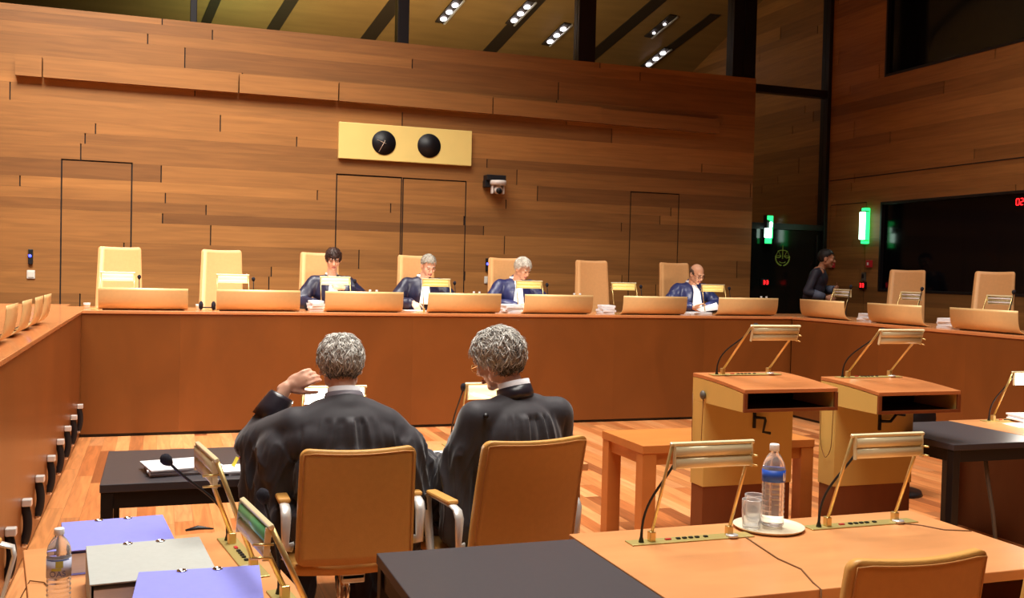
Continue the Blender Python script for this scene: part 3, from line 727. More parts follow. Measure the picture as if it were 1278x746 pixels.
# ------------------------------------------------------------------ podiums
def podium(label, x0, x1, yf, yb0, yb1, zf, zb, zy, crank):
    cx = (x0+x1)/2; w = (x1-x0)/2
    t = thing('podium', label, 'podium', (cx, yb1, 0))
    yf -= yb1; yb0 -= yb1
    n = 10
    def side(y):
        k = (y-yf)/(0-yf); return zf+(zb-zf)*math.sin(k*PI/2)
    bz = zf-.125
    # top board, gently curved
    mb = MB(); rs = []
    for k in range(n+1):
        y = yf+(0-yf)*k/n; z = side(y)
        rs.append([(-w, y, z-.022), (w, y, z-.022), (w, y, z), (-w, y, z)])
    mb.rings(rs, True); mb.build('top_board', M['pod_top'], t, .003, smooth=False)
    # yellow cheeks
    for s in (-1, 1):
        mb = MB(); xx = s*(w-.010)
        prof = [(yf+.012, bz), (yb0, bz+.015), (yb0, bz-.0), (0, bz)] 
        pts = [(yf+.012, side(yf)-.024), (yf+.012, bz), (yb0, bz)] + [(-.002, bz)] + [(yf*(k/6.)-.002*(1-k/6.), side(yf*(k/6.))-.024) for k in range(0, 6)]
        a = [mb.bm.verts.new((xx-.009, y, z)) for y, z in pts]; b = [mb.bm.verts.new((xx+.009, y, z)) for y, z in pts]; m_ = len(pts)
        mb.bm.faces.new(a); mb.bm.faces.new(list(reversed(b)))
        for j in range(m_): mb.bm.faces.new((a[j], b[j], b[(j+1) % m_], a[(j+1) % m_]))
        mb.build('cheek', M['maple'], t)
    # shelf box frame and dark inside
    mb = MB(); mb.bx(-w, w, yf-.004, yf+.014, bz, bz+.018); mb.bx(-w, -w+.02, yf-.004, yf+.014, bz+.018, zf-.022); mb.bx(w-.02, w, yf-.004, yf+.014, bz+.018, zf-.022); mb.build('shelf_frame', M['pod_base'], t, .002)
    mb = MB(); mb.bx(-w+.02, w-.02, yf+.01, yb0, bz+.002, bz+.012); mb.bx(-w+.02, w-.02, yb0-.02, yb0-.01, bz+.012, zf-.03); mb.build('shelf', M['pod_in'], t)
    # body
    mb = MB(); mb.bx(-w+.001, w-.001, yb0, 0, zy, bz+.0); mb.bx(-w+.02, w-.02, yb0+.001, -.001, bz, zb-.04); mb.build('body', M['maple'], t, .003)
    mb = MB(); mb.bx(-w+.006, w-.006, yb0+.006, -.006, 0, zy); mb.build('base', M['pod_base'], t, .002)
    # crank
    mb = MB(); c = V((.03, yb0, bz-.10)); mb.box(c+V((0, -.006, 0)), (.016, .012, .11)); 
    if crank == 0: pts = [c+V((0, -.02, .01)), c+V((.055, -.03, .005)), c+V((.06, -.03, -.01)), c+V((.045, -.032, -.075)), c+V((.085, -.05, -.082))]
    else: pts = [c+V((0, -.02, .0)), c+V((.05, -.03, .0)), c+V((.06, -.03, .0)), c+V((.10, -.035, .045)), c+V((.15, -.05, .04))]
    mb.tube(pts, .009, 8); mb.build('crank', M['blackp'], t)
    # earphone holder and cord on the left cheek
    mb = MB(); mb.ell((-w-.012, -.14, bz+.045), (.016, .022, .026)); k = mb.build('earphone_hook', M['rubber'], t)
    mb = MB(); mb.tube([(-w-.012, -.085-.062*math.cos(PI*k_/20.)+.004*math.sin(k_*.9), bz+.04-.36*math.sin(PI*k_/20.)**.6) for k_ in range(21)], .0022, 5); mb.build('cord', M['cord'], k)
    return t
podium('left podium with a dark open shelf and hanging black crank', 2.985, 3.59, 4.65, 5.06, 5.205, 1.045, 1.08, .43, 0)
podium('right podium with a dark open shelf and raised black crank', 3.808, 4.385, 4.575, 4.95, 5.10, 1.025, 1.058, .414, 1)
lamp('brass lamp with microphone on top of the left podium', (3.255, 5.065, 1.079), 0., .29, .302, 0, True, 'brass lamps on the podiums', .46, False, 1., (-.10, -.22, .285), .25)
lamp('brass lamp with microphone on top of the right podium', (4.105, 5.03, 1.057), 0., .275, .305, 0, True, 'brass lamps on the podiums', .46, False, 1., (-.11, -.22, .285), .25)

# ------------------------------------------------------------------ chairs
def chair(label, loc, rz, bw=.46, b0=.49, b1=.95, recl=.12, seat=.47, group=None, arms=True, name='office_chair', taper=.03, lm=None):
    """faces local +y, back at local -y"""
    t = thing(name, label, 'chair', loc, rz, group)
    h = b1-b0; lm = lm or M['leather']
    fy = lambda x, z: -.235-recl*(z/h)**1.3*1.0 - .03*math.cos(x/bw*PI)
    mb = MB(); mb.slab(bw, h, .045, fy, .035, taper, 10, 12, lambda x, z: -.010*math.cos(x/bw*PI)*(z/h)**4)
    bk = mb.build('backrest', lm, t, loc=(0, 0, b0))
    mb = MB(); hw = bw/2-.012; pts = []
    for (x, z) in [(-hw, .02)]+[(-hw*(1-taper*k/10.), .02+(h-.04)*k/10.) for k in range(1, 11)]+[((-hw+2*hw*k/10.)*(1-taper), h-.014) for k in range(1, 10)]+[(hw*(1-taper*(10-k)/10.), h-.02-(h-.04)*k/10.) for k in range(0, 11)]:
        pts.append((x, fy(x, z)-.0225, z-.010*math.cos(x/bw*PI)*(z/h)**4))
    mb.tube(pts, .0028, 5); mb.build('piping', M['leather_seam'], bk)
    mb = MB(); mb.slab(bw+.03, .47, .06, lambda x, z: .012*math.cos(x/bw*PI), .05, 0, 8, 10)
    mb.build('seat', lm, t, loc=(0, -.23, seat-.03), rot=(-PI/2, 0, 0)).rotation_euler = (PI/2*-1, 0, 0)
    mb = MB(); mb.box((0, -.215, (seat+b0)/2-.01), (.09, .02, abs(b0-seat)+.16)); mb.box((0, -.14, seat-.075), (.09, .17, .02)); mb.build('back_support', M['alu'], t, .004)
    if arms:
        for s in (-1, 1):
            x = s*(bw/2+.035)
            mb = MB(); z1 = seat+.205
            pts = [(x-s*.03, -.20, seat-.005+.06), (x, -.215, seat+.06), (x, -.22, z1-.03), (x, -.20, z1), (x, -.16, z1+.008), (x, .06, z1+.012), (x, .095, z1), (x, .10, z1-.03), (x, .05, seat-.03), (x-s*.03, .02, seat-.045), (x-s*.10, 0, seat-.05)]
            mb.tube(pts, .021, 8, 0, .38, (0, 1, 0)); a = mb.build('armrest', M['alu'], t)
            mb = MB(); mb.box((x, -.05, z1+.022), (.05, .22, .02)); mb.build('arm_pad', lm, a, .008)
    mb = MB(); mb.cyl((0, 0, .10), (0, 0, seat-.08), .028, None, 14); mb.cyl((0, 0, seat-.09), (0, 0, seat-.06), .09, .10, 16); mb.build('column', M['chrome'], t)
    mb = MB()
    for k in range(5):
        a = PI/2+k*2*PI/5; mb.tube([(0, 0, .11), (.29*math.cos(a), .29*math.sin(a), .075)], [.026, .016], 8, 0, .7)
    mb.build('star_base', M['alu'], t)
    for k in range(5):
        a = PI/2+k*2*PI/5; mb = MB(); c = V((.29*math.cos(a), .29*math.sin(a), .03)); d = V((-math.sin(a), math.cos(a), 0))
        mb.cyl(c-d*.02, c+d*.02, .03, None, 14); mb.cyl(c, c+V((0, 0, .045)), .008, None, 8); mb.build('caster', M['blackp'], t)
    return t
PZ = .455
c0 = chair('tall tan chair, leftmost behind the judges bench, empty', (-.395, 11.12, PZ), PI, .485, .46, 1.365, .07, .47, 'tall tan chairs behind the bench', True, 'office_chair', .13, mat('pale_tan_leather', lin(216, 160, 104), .48, 0, .04, (40, 40, 40), .12, 220))
for (x, r, lb) in [(.645, 0, 'tall tan chair, second from left behind the bench, empty'), (1.71, 0, 'tall tan chair behind the dark-haired judge'), (2.83, 0, 'tall tan chair behind the short-haired grey judge'), (3.94, 0, 'tall tan chair behind the white-haired judge'), (5.075, .0, 'tall tan chair, empty, between white-haired and bald judges'), (6.25, .06, 'tall tan chair behind the bald judge')]:
    dup(c0, (x, 11.12, PZ), PI+r, lb)
dup(c0, (8.42, 9.83, PZ-.025), PI/2+.55, 'tall tan chair, empty, left of the two on the right wing')
dup(c0, (8.42, 8.52, PZ-.035), PI/2+.42, 'tall tan chair, empty, nearest the right frame edge')
chair('tan armchair with aluminium arms under the left lawyer', (.745, 4.14, 0), 0., .465, .49, .955, .05, .50, 'tan armchairs of the lawyers')
chair('tan armchair with aluminium arms under the right lawyer', (1.36, 4.0, 0), math.radians(9), .475, .52, 1.0, .10, .50, 'tan armchairs of the lawyers')
cc = chair('tan armchair back pushed up to the front right desk', (2.095, 2.62, 0), 0., .50, .42, .862, .06, .46, 'tan armchairs at the front right desk', False)
dup(cc, (2.755, 2.60, 0), 0., 'tan armchair at the bottom right corner of the frame')
chair('chair with chrome arm loop at the bottom left corner', (-.556, 3.535, 0), -PI/2, .42, .45, .8, .06, .46)
# dark round chair seen behind the right podium
t = thing('swivel_chair', 'dark round chair back peeking behind the right podium', 'chair', (5.43, 6.05, 0))
mb = MB(); mb.cyl((0, -.02, .62), (0, .02, .62), .13, .125, 24); mb.build('backrest', M['blackp'], t, .01)
mb = MB(); mb.cyl((0, .25, .40), (0, .25, .45), .2, .2, 24); mb.build('seat', M['blackp'], t, .01)
mb = MB(); mb.tube([(0, .02, .58), (0, .03, .42), (0, .2, .395)], .014, 8); mb.cyl((0, .25, .03), (0, .25, .40), .025, None, 12); mb.build('column', M['chrome'], t)
mb = MB(); mb.cyl((0, .25, 0), (0, .25, .03), .2, .19, 24); mb.build('base', M['blackp'], t)
#PART2
# ------------------------------------------------------------------ people
def remesh(mb, name, voxel, smooth=3, fac=.5):
    me = mb.mesh(name+'_raw'); o = bpy.data.objects.new(name+'_raw', me); COL.objects.link(o)
    m = o.modifiers.new('r', 'REMESH'); m.mode = 'VOXEL'; m.voxel_size = voxel; m.use_smooth_shade = True
    s = o.modifiers.new('s', 'SMOOTH'); s.factor = fac; s.iterations = smooth
    dg = bpy.context.evaluated_depsgraph_get()
    me2 = bpy.data.meshes.new_from_object(o.evaluated_get(dg)); me2.name = name
    bpy.data.objects.remove(o); bpy.data.meshes.remove(me)
    for p in me2.polygons: p.use_smooth = True
    return me2

def hand(mb, wrist, d, tdir, side_n=None, curl=.5, hs=1., spread=.16, tcurl=.3):
    """d: wrist to knuckles; tdir: side the thumb is on; n: the way fingers close"""
    d = V(d).normalized(); t = V(tdir); t = (t-d*t.dot(d)).normalized(); n = V(side_n); n = (n-d*n.dot(d)-t*n.dot(t)).normalized()
    w = V(wrist)
    R = Matrix((t, d, n)).transposed()
    mb.ell(w+d*.048*hs, (.040*hs, .055*hs, .016*hs), R, 16, 10)
    mb.cap(w-d*.02, w+d*.03*hs, .026*hs, .027*hs, 12, .75, n)
    for k, (off, L) in enumerate(((.030, .074), (.010, .082), (-.010, .076), (-.029, .060))):
        c = curl*(1+.12*k); p = w+d*.088*hs+t*off*hs; dirv = (d+t*(off*spread*6)).normalized(); a = .25*c
        mb.cap(w+d*.05*hs+t*off*.8*hs, p, .0115*hs, .0098*hs, 10)
        for j, (seg, r) in enumerate(((.44, .0095), (.32, .0085), (.24, .0075))):
            a += c*(.55, .75, .6)[j]
            q = p+(dirv*math.cos(a)+n*math.sin(a))*L*seg*hs
            mb.cap(p, q, r*hs, (r-.0012)*hs, 10); p = q
    p = w+d*.022*hs+t*.028*hs
    for j, (seg, r) in enumerate(((.040, .0135), (.032, .011), (.026, .0095))):
        a = .45-j*tcurl*.6
        q = p+(t*math.sin(max(a, -.3)+.25)+d*math.cos(a)+n*(.25+.2*j)).normalized()*seg*hs
        mb.cap(p, q, r*hs, (r-.001)*hs, 10); p = q

def head_parts(mb, c, R, k=1., female=False):
    c = V(c); P = lambda x, y, z: c+R @ (V((x, y, z))*k)
    E = lambda x, y, z, a, b, d: mb.ell(P(x, y, z), (a*k, b*k, d*k), R, 22, 16)
    E(0, -.012, .03, .075, .094, .088); E(0, .03, -.02, .062, .06, .075); E(0, .028, -.05, .052, .055, .058)
    E(0, .066, -.092, .026, .022, .020); E(0, .04, -.075, .042, .04, .035)
    mb.cap(P(-.034, .083, .026), P(.034, .083, .026), .0135*k, .0135*k, 10)
    for s in (-1, 1):
        E(s*.037, .062, -.018, .026, .028, .026); E(s*.052, .0, -.055, .016, .035, .03)
        E(s*.078, -.012, -.008, .010, .022, .033); E(s*.082, -.004, -.028, .008, .011, .013)
        E(s*.03, .083, .006, .014, .008, .009)
    mb.tube([P(0, .088, .02), P(0, .102, -.005), P(0, .112, -.026), P(0, .098, -.036)], [.008*k, .0105*k, .0145*k, .008*k], 10)
    for s in (-1, 1): E(s*.011, .098, -.030, .008, .010, .008)
    E(0, .088, -.062, .022, .010, .010)

def face_bits(root, c, R, k=1., brow=None, eyes=True):
    c = V(c); P = lambda x, y, z: c+R @ (V((x, y, z))*k)
    mb = MB()
    for dz, r in ((-.058, .0055), (-.067, .0062)):
        mb.tube([P(-.024, .088, -.062), P(-.012, .0985, dz), P(0, .101, dz), P(.012, .0985, dz), P(.024, .088, -.062)], [.002*k, r*k, r*k, r*k, .002*k], 8)
    mb.build('lips', M['lips'], root)
    if eyes:
        for s in (-1, 1):
            mb = MB(); mb.tube([P(s*.016, .0905, .007), P(s*.024, .0925, .0045), P(s*.034, .0925, .004), P(s*.044, .085, .007)], [.002*k, .0038*k, .0038*k, .002*k], 8); mb.build('eye', M['eye'], root)
    if brow:
        for s in (-1, 1):
            mb = MB(); mb.tube([P(s*.013, .0975, .026), P(s*.03, .0975, .032), P(s*.05, .084, .027)], [.003*k, .0045*k, .002*k], 8); mb.build('eyebrow', brow, root)

def hair(root, c, R, k, style, m, n=500, L=.035, puff=.012, rs=1, curl=.5, dark=None, sr=.0028):
    rn = random.Random(rs); c = V(c)
    rx, ry, rz = .078+puff, .097+puff, .090+puff
    ctr = V((0, -.012, .03))
    crown = V((0, -.035, 1.0))
    def ok(p):
        x, y, z = p
        if style == 'full':
            lim = .075 if y > .055 else (.005+.07*max(0, (y-.02)/.035) if y > .02 else (.012 if y > -.012 else max(-.078, .012-(-.012-y)*2.6)))
        elif style == 'woman':
            lim = .042 if y > .05 else (-.02 if y > .02 else (-.035 if y > -.02 else -.085))
        elif style == 'short':
            lim = .072 if y > .05 else (.02+.05*max(0, (y-.01)/.04) if y > .01 else (.02 if y > -.01 else max(-.06, .02-(-.01-y)*2.4)))
        else:  # bald: a fringe round the sides and back
            if z > .055 - max(0, y)*1.2 or y > .03: return False
            lim = .005 if y > -.005 else max(-.065, .005-(-.005-y)*2.2)
        return z > lim
    def pt(th, ph, e=0.):
        q = V((math.sin(th)*math.cos(ph), math.sin(th)*math.sin(ph), math.cos(th)))
        p = V((q.x*rx, q.y*ry, q.z*rz))+ctr
        nz = noise.noise(V((q.x*4.5+rs*3.1, q.y*4.5, q.z*4.5)))*.5 + noise.noise(V((q.x*11+rs, q.y*11, q.z*11)))*.3
        return p+q*(nz*puff*.8+e), q
    mb = MB(); tl = mb.bm.loops.layers.float_color.new('tone'); mb.tl = tl
    U, Vn = 56, 36; g = {}
    def gv(i, j):
        j %= U
        if (i, j) not in g: g[(i, j)] = mb.bm.verts.new(c+R @ (pt(.001+i/Vn*PI*.96, j/U*2*PI)[0]*k))
        return g[(i, j)]
    for i in range(Vn):
        for j in range(U):
            p = pt((i+.5)/Vn*PI*.96, (j+.5)/U*2*PI)[0]
            if ok(p):
                f = mb.bm.faces.new((gv(i, j), gv(i+1, j), gv(i+1, j+1), gv(i, j+1))); f.smooth = True
                t = .5+rn.uniform(-.15, .15)
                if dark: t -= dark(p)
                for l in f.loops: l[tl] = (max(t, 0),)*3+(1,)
    ext = bmesh.ops.extrude_face_region(mb.bm, geom=list(mb.bm.faces))
    nv = set(e for e in ext['geom'] if isinstance(e, bmesh.types.BMVert))
    cc = c+R @ (ctr*k)
    for v in nv: v.co = cc+(v.co-cc)*.90
    for s_ in range(n):
        th = math.acos(rn.uniform(-.75, 1)); ph = rn.uniform(0, 2*PI)
        p, q = pt(th, ph)
        if not ok(p): continue
        g_ = (q-crown*.9); g_ = g_-q*g_.dot(q)
        if g_.length < .05: g_ = V((rn.uniform(-1, 1), rn.uniform(-1, 1), 0))
        g_.normalize(); side = q.cross(g_)
        bend = rn.gauss(0, curl); ln = L*rn.uniform(.6, 1.3); pts = [p-q*.004]; pos = p.copy(); d = (g_+q*.45+side*bend*.6).normalized()
        for e in range(4):
            pos = pos+d*ln/4; pts.append(pos.copy()); d = (d-q*.28+side*bend*.35+V((rn.uniform(-.2, .2), rn.uniform(-.2, .2), rn.uniform(-.2, .2)))*curl).normalized()
        t = rn.random()**.9
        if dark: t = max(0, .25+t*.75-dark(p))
        mb.tube([c+R @ (x*k) for x in pts], [sr*.8*k, sr*1.2*k, sr*k, sr*.8*k, .0008*k], 4, 0, .6, tone=t)
    return mb.build('hair', m, root)

def rot(yaw=0, pitch=0, roll=0): return (Matrix.Rotation(yaw, 3, 'Z') @ Matrix.Rotation(-pitch, 3, 'X') @ Matrix.Rotation(roll, 3, 'Y'))

def person(label, loc, rz, S, group=None):
    """S: joints in local space, facing +y, x to the person's right"""
    hipz = S['hip']; R = rot(*S['hrot']); hc = V(S['head']); k = S.get('k', 1.)
    mb = MB(); nk = V(S['neck']); pv = V((0, 0, hipz+.06)); ch = (nk*2+pv)/3
    head_parts(mb, hc, R, k)
    jaw = hc+R @ V((0, -.02, -.05))*k
    mb.cap(nk-V((0, 0, .02)), jaw, .057, .052, 16)
    mb.ell(pv, (.155, .11, .13)); mb.ell(pv.lerp(nk, .33), (.14, .10, .16)); mb.ell(pv.lerp(nk, .68), (.165, .105, .17))
    mb.cap(nk-V((.09, 0, .045)), nk-V((-.09, 0, .045)), .06, .06)
    for s in 'LR':
        sh, el, wr = V(S['sh'+s]), V(S['el'+s]), V(S['wr'+s])
        mb.cap(nk-V((0, 0, .06)), sh, .06, .052); mb.cap(sh, el, .05, .038); mb.cap(el, wr, .038, .027)
        kn, an = V(S['kn'+s]), V(S['an'+s]); hp = V((.09 if s == 'R' else -.09, 0, hipz))
        mb.cap(hp, kn, .08, .055); mb.cap(kn, an, .052, .036); mb.cap(an-V((0, .03, .03)), an+V((0, .14, -.045)), .036, .03)
        if 'hand'+s in S: hand(mb, wr, *S['hand'+s])
    me = remesh(mb, 'person', S.get('voxel', .008), 2, .4); me.materials.append(S['skin'])
    o = bpy.data.objects.new('person', me); COL.objects.link(o); o.location = loc; o.rotation_euler = (0, 0, rz)
    tag(o, label, 'person', group)
    return o, hc, R, k

def cloth(root, name, mb, m, voxel=.013, smooth=4, fold=None):
    me = remesh(mb, name, voxel, smooth, .5); me.materials.append(m)
    if fold:
        co = [v.co.copy() for v in me.vertices]; nr = [v.normal.copy() for v in me.vertices]
        for i, v in enumerate(me.vertices): v.co = co[i]+nr[i]*fold(co[i], nr[i])
        me.update()
    o = bpy.data.objects.new(name, me); COL.objects.link(o); o.parent = root
    return o
def sstep(a, b, x):
    t = min(1, max(0, (x-a)/(b-a))) if a != b else float(x > a); return t*t*(3-2*t)

# --- the four judges: seated, facing the room (local +y = world -Y)
def judge(label, x, y, S, robe_m, hairfn, jabot=True, seedn=1, glasses=False):
    S.setdefault('hip', .53); S.setdefault('neck', (0, .06, 1.085))
    S.setdefault('knL', (-.12, .42, .53)); S.setdefault('knR', (.12, .42, .53)); S.setdefault('anL', (-.12, .36, .10)); S.setdefault('anR', (.12, .36, .10))
    S.setdefault('shL', (-.185, .045, 1.035)); S.setdefault('shR', (.185, .045, 1.035))
    o, hc, R, k = person(label, (x, y, PZ), PI, S)
    nk = V(S['neck']); pv = V((0, 0, S['hip']+.05))
    mb = MB()
    mb.ell(pv, (.21, .16, .17)); mb.ell(pv.lerp(nk, .3), (.19, .145, .2)); mb.ell(pv.lerp(nk, .68), (.205, .14, .2))
    mb.cap(nk-V((.07, 0, .04)), nk-V((-.07, 0, .04)), .072, .072); mb.cap(nk-V((0, 0, .05)), nk+V((0, -.012, .022)), .07, .062)
    for s in 'LR':
        sh, el, wr = V(S['sh'+s]), V(S['el'+s]), V(S['wr'+s])
        mb.cap(nk-V((0, 0, .06)), sh, .075, .074); mb.cap(sh, el, .076, .082); e2 = el.lerp(wr, .82); mb.cap(el, e2, .078, .066)
        kn, an = V(S['kn'+s]), V(S['an'+s]); mb.cap(V((.1 if s == 'R' else -.1, 0, S['hip'])), kn, .12, .10); mb.cap(kn, an+V((0, 0, .08)), .10, .10)
    def fold(p, n):
        a = noise.noise(p*9+V((seedn*7., 0, 0)))*.010 + noise.noise(V((p.x*22, p.y*22, p.z*6+seedn)))*.008
        return a*(.4+.6*sstep(1.12, .95, p.z))
    cloth(o, 'robe', mb, robe_m, .014, 5, fold)
    # collar band and the white jabot
    mb = MB(); c = nk+V((0, -.006, .036)); q = (nk-hc).normalized()
    mb.lathe([(.066, -.012), (.069, .0), (.066, .018), (.060, .018), (.060, -.012)], c, 24); mb.build('collar', M['white'] if jabot else robe_m, o)
    if jabot:
        mb = MB(); rs = []; fy = S.get('jab', 0.)
        for i in range(13):
            z = nk.z+.03-i*.026; t = i/12; w = .028+.040*t; y0 = nk.y+.060+.080*sstep(0, .4, t)-.0*t + fy*t
            rs.append([V((-w+2*w*j/8., y0+.006*math.sin(j*1.9+i*.2)*(.3+t), z)) for j in range(9)]+[V((w-2*w*j/8., y0-.012, z)) for j in range(9)])
        mb.rings(rs, True); mb.build('jabot', M['white'], o)
    hairfn(o, hc, R, k)
    if glasses:
        mb = MB(); P = lambda x, y, z: hc+R @ V((x, y, z))*k
        for s in (-1, 1):
            mb.tube([P(s*.033+.021*math.cos(a), .1, .0+.015*math.sin(a)) for a in [2*PI*i/12 for i in range(13)]], .0022, 6)
            mb.tube([P(s*.054, .1, .004), P(s*.078, .05, .006), P(s*.083, -.01, .004)], .002, 6)
        mb.tube([P(-.012, .1, .002), P(0, .106, .004), P(.012, .1, .002)], .002, 6); mb.build('glasses', M['blackp'], o)
    return o
DZL = BZ-PZ   # desk height above the platform
d35 = math.radians(35)
hd_r = ((0, 1, -.15), (-1, 0, .1), (0, -.2, -1), .6)   # right hand resting, thumb to the left
hd_l = ((0, 1, -.15), (1, 0, .1), (0, -.2, -1), .6)
hm = hairmat('dark', lin(26, 16, 14), lin(70, 42, 34))
judge('dark-haired judge in black robe and white jabot looking down behind the bench', 1.80, 11.17, dict(head=(0, .165, 1.285), hrot=(-.05, .38, 0), elL=(-.34, .10, .86), wrL=(-.10, .27, .975), elR=(.36, .10, .80), wrR=(.20, .34, .80), handL=((.8, .35, .15), (-.1, .3, 1), (.3, -1, 0), .7), handR=hd_r, skin=M['skin2'], k=.97), M['blue_robe_dk'],
      lambda o, c, R, k: (hair(o, c, R, k, 'woman', hm, 420, .035, .010, 3, .25), face_bits(o, c, R, k, hm)), True, 1)
hm2 = hairmat('pale_grey', lin(100, 94, 84), lin(206, 198, 184))
judge('short-haired grey judge in dark robe writing with his right hand', 2.84, 11.17, dict(head=(-.03, .19, 1.245), hrot=(.12, .55, .06), elL=(-.36, .12, .84), wrL=(-.25, .36, .80), elR=(.36, .14, .80), wrR=(.18, .37, .825), handL=hd_l, handR=((-.25, .8, -.5), (-.9, .2, .1), (0, -.5, -.8), .8), skin=M['skin2']), M['blue_robe_dk'],
      lambda o, c, R, k: (hair(o, c, R, k, 'short', hm2, 500, .022, .006, 5, .3), face_bits(o, c, R, k, hm2)), True, 2)
hm3 = hairmat('white', lin(172, 165, 152), lin(238, 233, 222))
judge('white-haired judge in navy robe with shiny sleeve reading behind the bench', 3.96, 11.17, dict(head=(-.04, .20, 1.235), hrot=(.42, .52, .06), elL=(-.36, .14, .84), wrL=(-.22, .37, .80), elR=(.34, .12, .82), wrR=(.06, .38, .80), handL=hd_l, handR=((-.5, .8, -.3), (-.4, .2, .8), (-.5, -.6, -.3), .8), skin=M['skin']), M['blue_robe'],
      lambda o, c, R, k: (hair(o, c, R, k, 'full', hm3, 620, .032, .013, 8, .45), face_bits(o, c, R, k, hm3)), True, 3)
hm4 = hairmat('brown_grey', lin(60, 44, 36), lin(120, 98, 82))
judge('bald judge with glasses in blue satin robe and long white jabot', 6.31, 11.17, dict(head=(0, .19, 1.225), hrot=(.22, .5, .05), elL=(-.36, .12, .83), wrL=(-.02, .39, .81), elR=(.36, .12, .83), wrR=(.14, .38, .81), handL=((.5, .7, -.2), (.2, .5, .8), (0, -.6, -.8), .7), handR=((-.6, .6, -.2), (0, .5, .8), (0, -.6, -.8), .7), skin=M['skin'], jab=.03), mat('blue_satin', lin(42, 50, 98), .36, 0, .08, (30, 30, 30), spec=.7),
      lambda o, c, R, k: (hair(o, c, R, k, 'bald', hm4, 260, .018, .005, 4, .3), face_bits(o, c, R, k, hm4)), True, 4, True)

# --- the man walking behind the right wing
S = dict(hip=.86, neck=(0, .10, 1.33), head=(0, .17, 1.475), hrot=(.15, .12, 0), shL=(-.18, .06, 1.28), shR=(.18, .06, 1.28), elL=(-.25, .10, 1.04), wrL=(-.03, .30, 1.06), elR=(.26, -.04, 1.02), wrR=(.20, .20, .95),
         knL=(-.10, .22, .48), knR=(.10, -.02, .47), anL=(-.09, .22, .09), anR=(.10, -.32, .16), handL=((.8, .4, .1), (0, .2, 1), (.4, -.8, 0), .7), handR=((0, 1, -.3), (0, .3, 1), (-1, 0, 0), .7), skin=M['skin3'], k=1.06)
o, hc, R, k = person('man in dark jacket walking past the side door behind the right wing', (8.44, 11.55, PZ), -PI/2-.75, S)
mb = MB(); nk = V(S['neck'])
mb.ell((0, .01, .92), (.18, .14, .16)); mb.ell((0, .04, 1.08), (.18, .13, .19)); mb.ell((0, .07, 1.2), (.19, .13, .16)); mb.cap(nk-V((.07, 0, .04)), nk-V((-.07, 0, .04)), .065, .065)
for s in 'LR': mb.cap(nk-V((0, 0, .05)), S['sh'+s], .07, .066); mb.cap(S['sh'+s], S['el'+s], .066, .056); mb.cap(S['el'+s], V(S['el'+s]).lerp(V(S['wr'+s]), .85), .056, .046)
cloth(o, 'jacket', mb, M['suit'], .014, 4, lambda p, n: noise.noise(p*12)*.007)
mb = MB()
for s in 'LR': e_, w__ = V(S['el'+s]), V(S['wr'+s]); mb.tube([e_.lerp(w__, .35), e_.lerp(w__, .9)], [.062, .052], 16)
mb.build('sleeve_cuff', mat('grey_blue_cuff', lin(92, 98, 118), .6), o)
mb = MB()
for s, x in (('L', -.1), ('R', .1)): mb.cap((x, 0, .86), S['kn'+s], .10, .075); mb.cap(S['kn'+s], V(S['an'+s]), .075, .062)
cloth(o, 'trousers', mb, M['suit'], .014, 3)
for s in 'LR':
    an = V(S['an'+s]); mb = MB(); mb.cap(an+V((0, -.04, -.035)), an+V((0, .16, -.05)), .047, .04, 12, 1.); mb.build('shoe', M['blackp'], o)
hm5 = hairmat('black', lin(18, 15, 16), lin(52, 44, 42))
hair(o, hc, R, k, 'short', hm5, 300, .02, .006, 9, .3); face_bits(o, hc, R, k, hm5)

# --- the two lawyers seen from behind (local +y = world +Y)
def pleats(cx, z0, yaw=0., amp=.008):
    def f(p, n):
        x = p.x-cx
        back = sstep(.1, -.5, n.y)
        dn = max(0., z0-p.z); u = x/(1+dn*1.6)
        u = x/(1+dn*1.9); m = back*sstep(.0, .03, dn)*sstep(.15, .05, abs(u))
        sv = noise.noise(V((u*36, p.z*1.3, yaw)))*1.3+noise.noise(V((u*70, p.z*2, yaw+5)))*.6*sstep(.25, .0, dn)
        d = amp*2.6*sv*m*(.6+min(dn, .6))
        d -= .006*math.exp(-((abs(x)-.185-.1*dn)/.007)**2)*sstep(.02, .08, dn)*back*sstep(.55, .3, dn)
        rg = 1-2.4*abs(noise.noise(V((p.x*17+p.z*3, p.y*13, p.z*2.4+yaw))))**.8
        rg2 = 1-2.4*abs(noise.noise(V((p.x*30-p.z*8, p.y*24+4, p.z*4.5+yaw))))**.8
        arm = sstep(.14, .24, abs(x))
        d += (rg*.016+rg2*.007)*sstep(.04, .2, dn)*(.5+.5*arm)
        return d
    return f
def yoke_strip(root, pts, m, nm, r=.008): 
    mb = MB(); mb.tube(pts, r, 8, 0, .5); return mb.build(nm, m, root)
S = dict(hip=.56, neck=(0, .035, 1.085), head=(-.008, .10, 1.235), hrot=(0., .28, 0), shL=(-.20, .03, 1.0), shR=(.20, .0, .965), elL=(-.345, .20, .905), wrL=(-.215, .215, 1.135), elR=(.365, .05, .72), wrR=(.24, .42, .765),
         knL=(-.14, .44, .56), knR=(.14, .44, .56), anL=(-.16, .42, .10), anR=(.16, .42, .10),
         handL=((.78, -.22, .42), (.25, -.25, -.9), (.35, .85, -.1), .62, 1., .1, .3), handR=((-.2, 1, -.1), (-1, -.2, .2), (0, -.1, -1), .5), skin=M['skin2'], voxel=.0052, k=1.02)
o, hc, R, k = person('grey-haired lawyer in black robe raising his left hand to his ear', (.737, 4.12, 0), 0., S)
mb = MB(); nk = V(S['neck'])
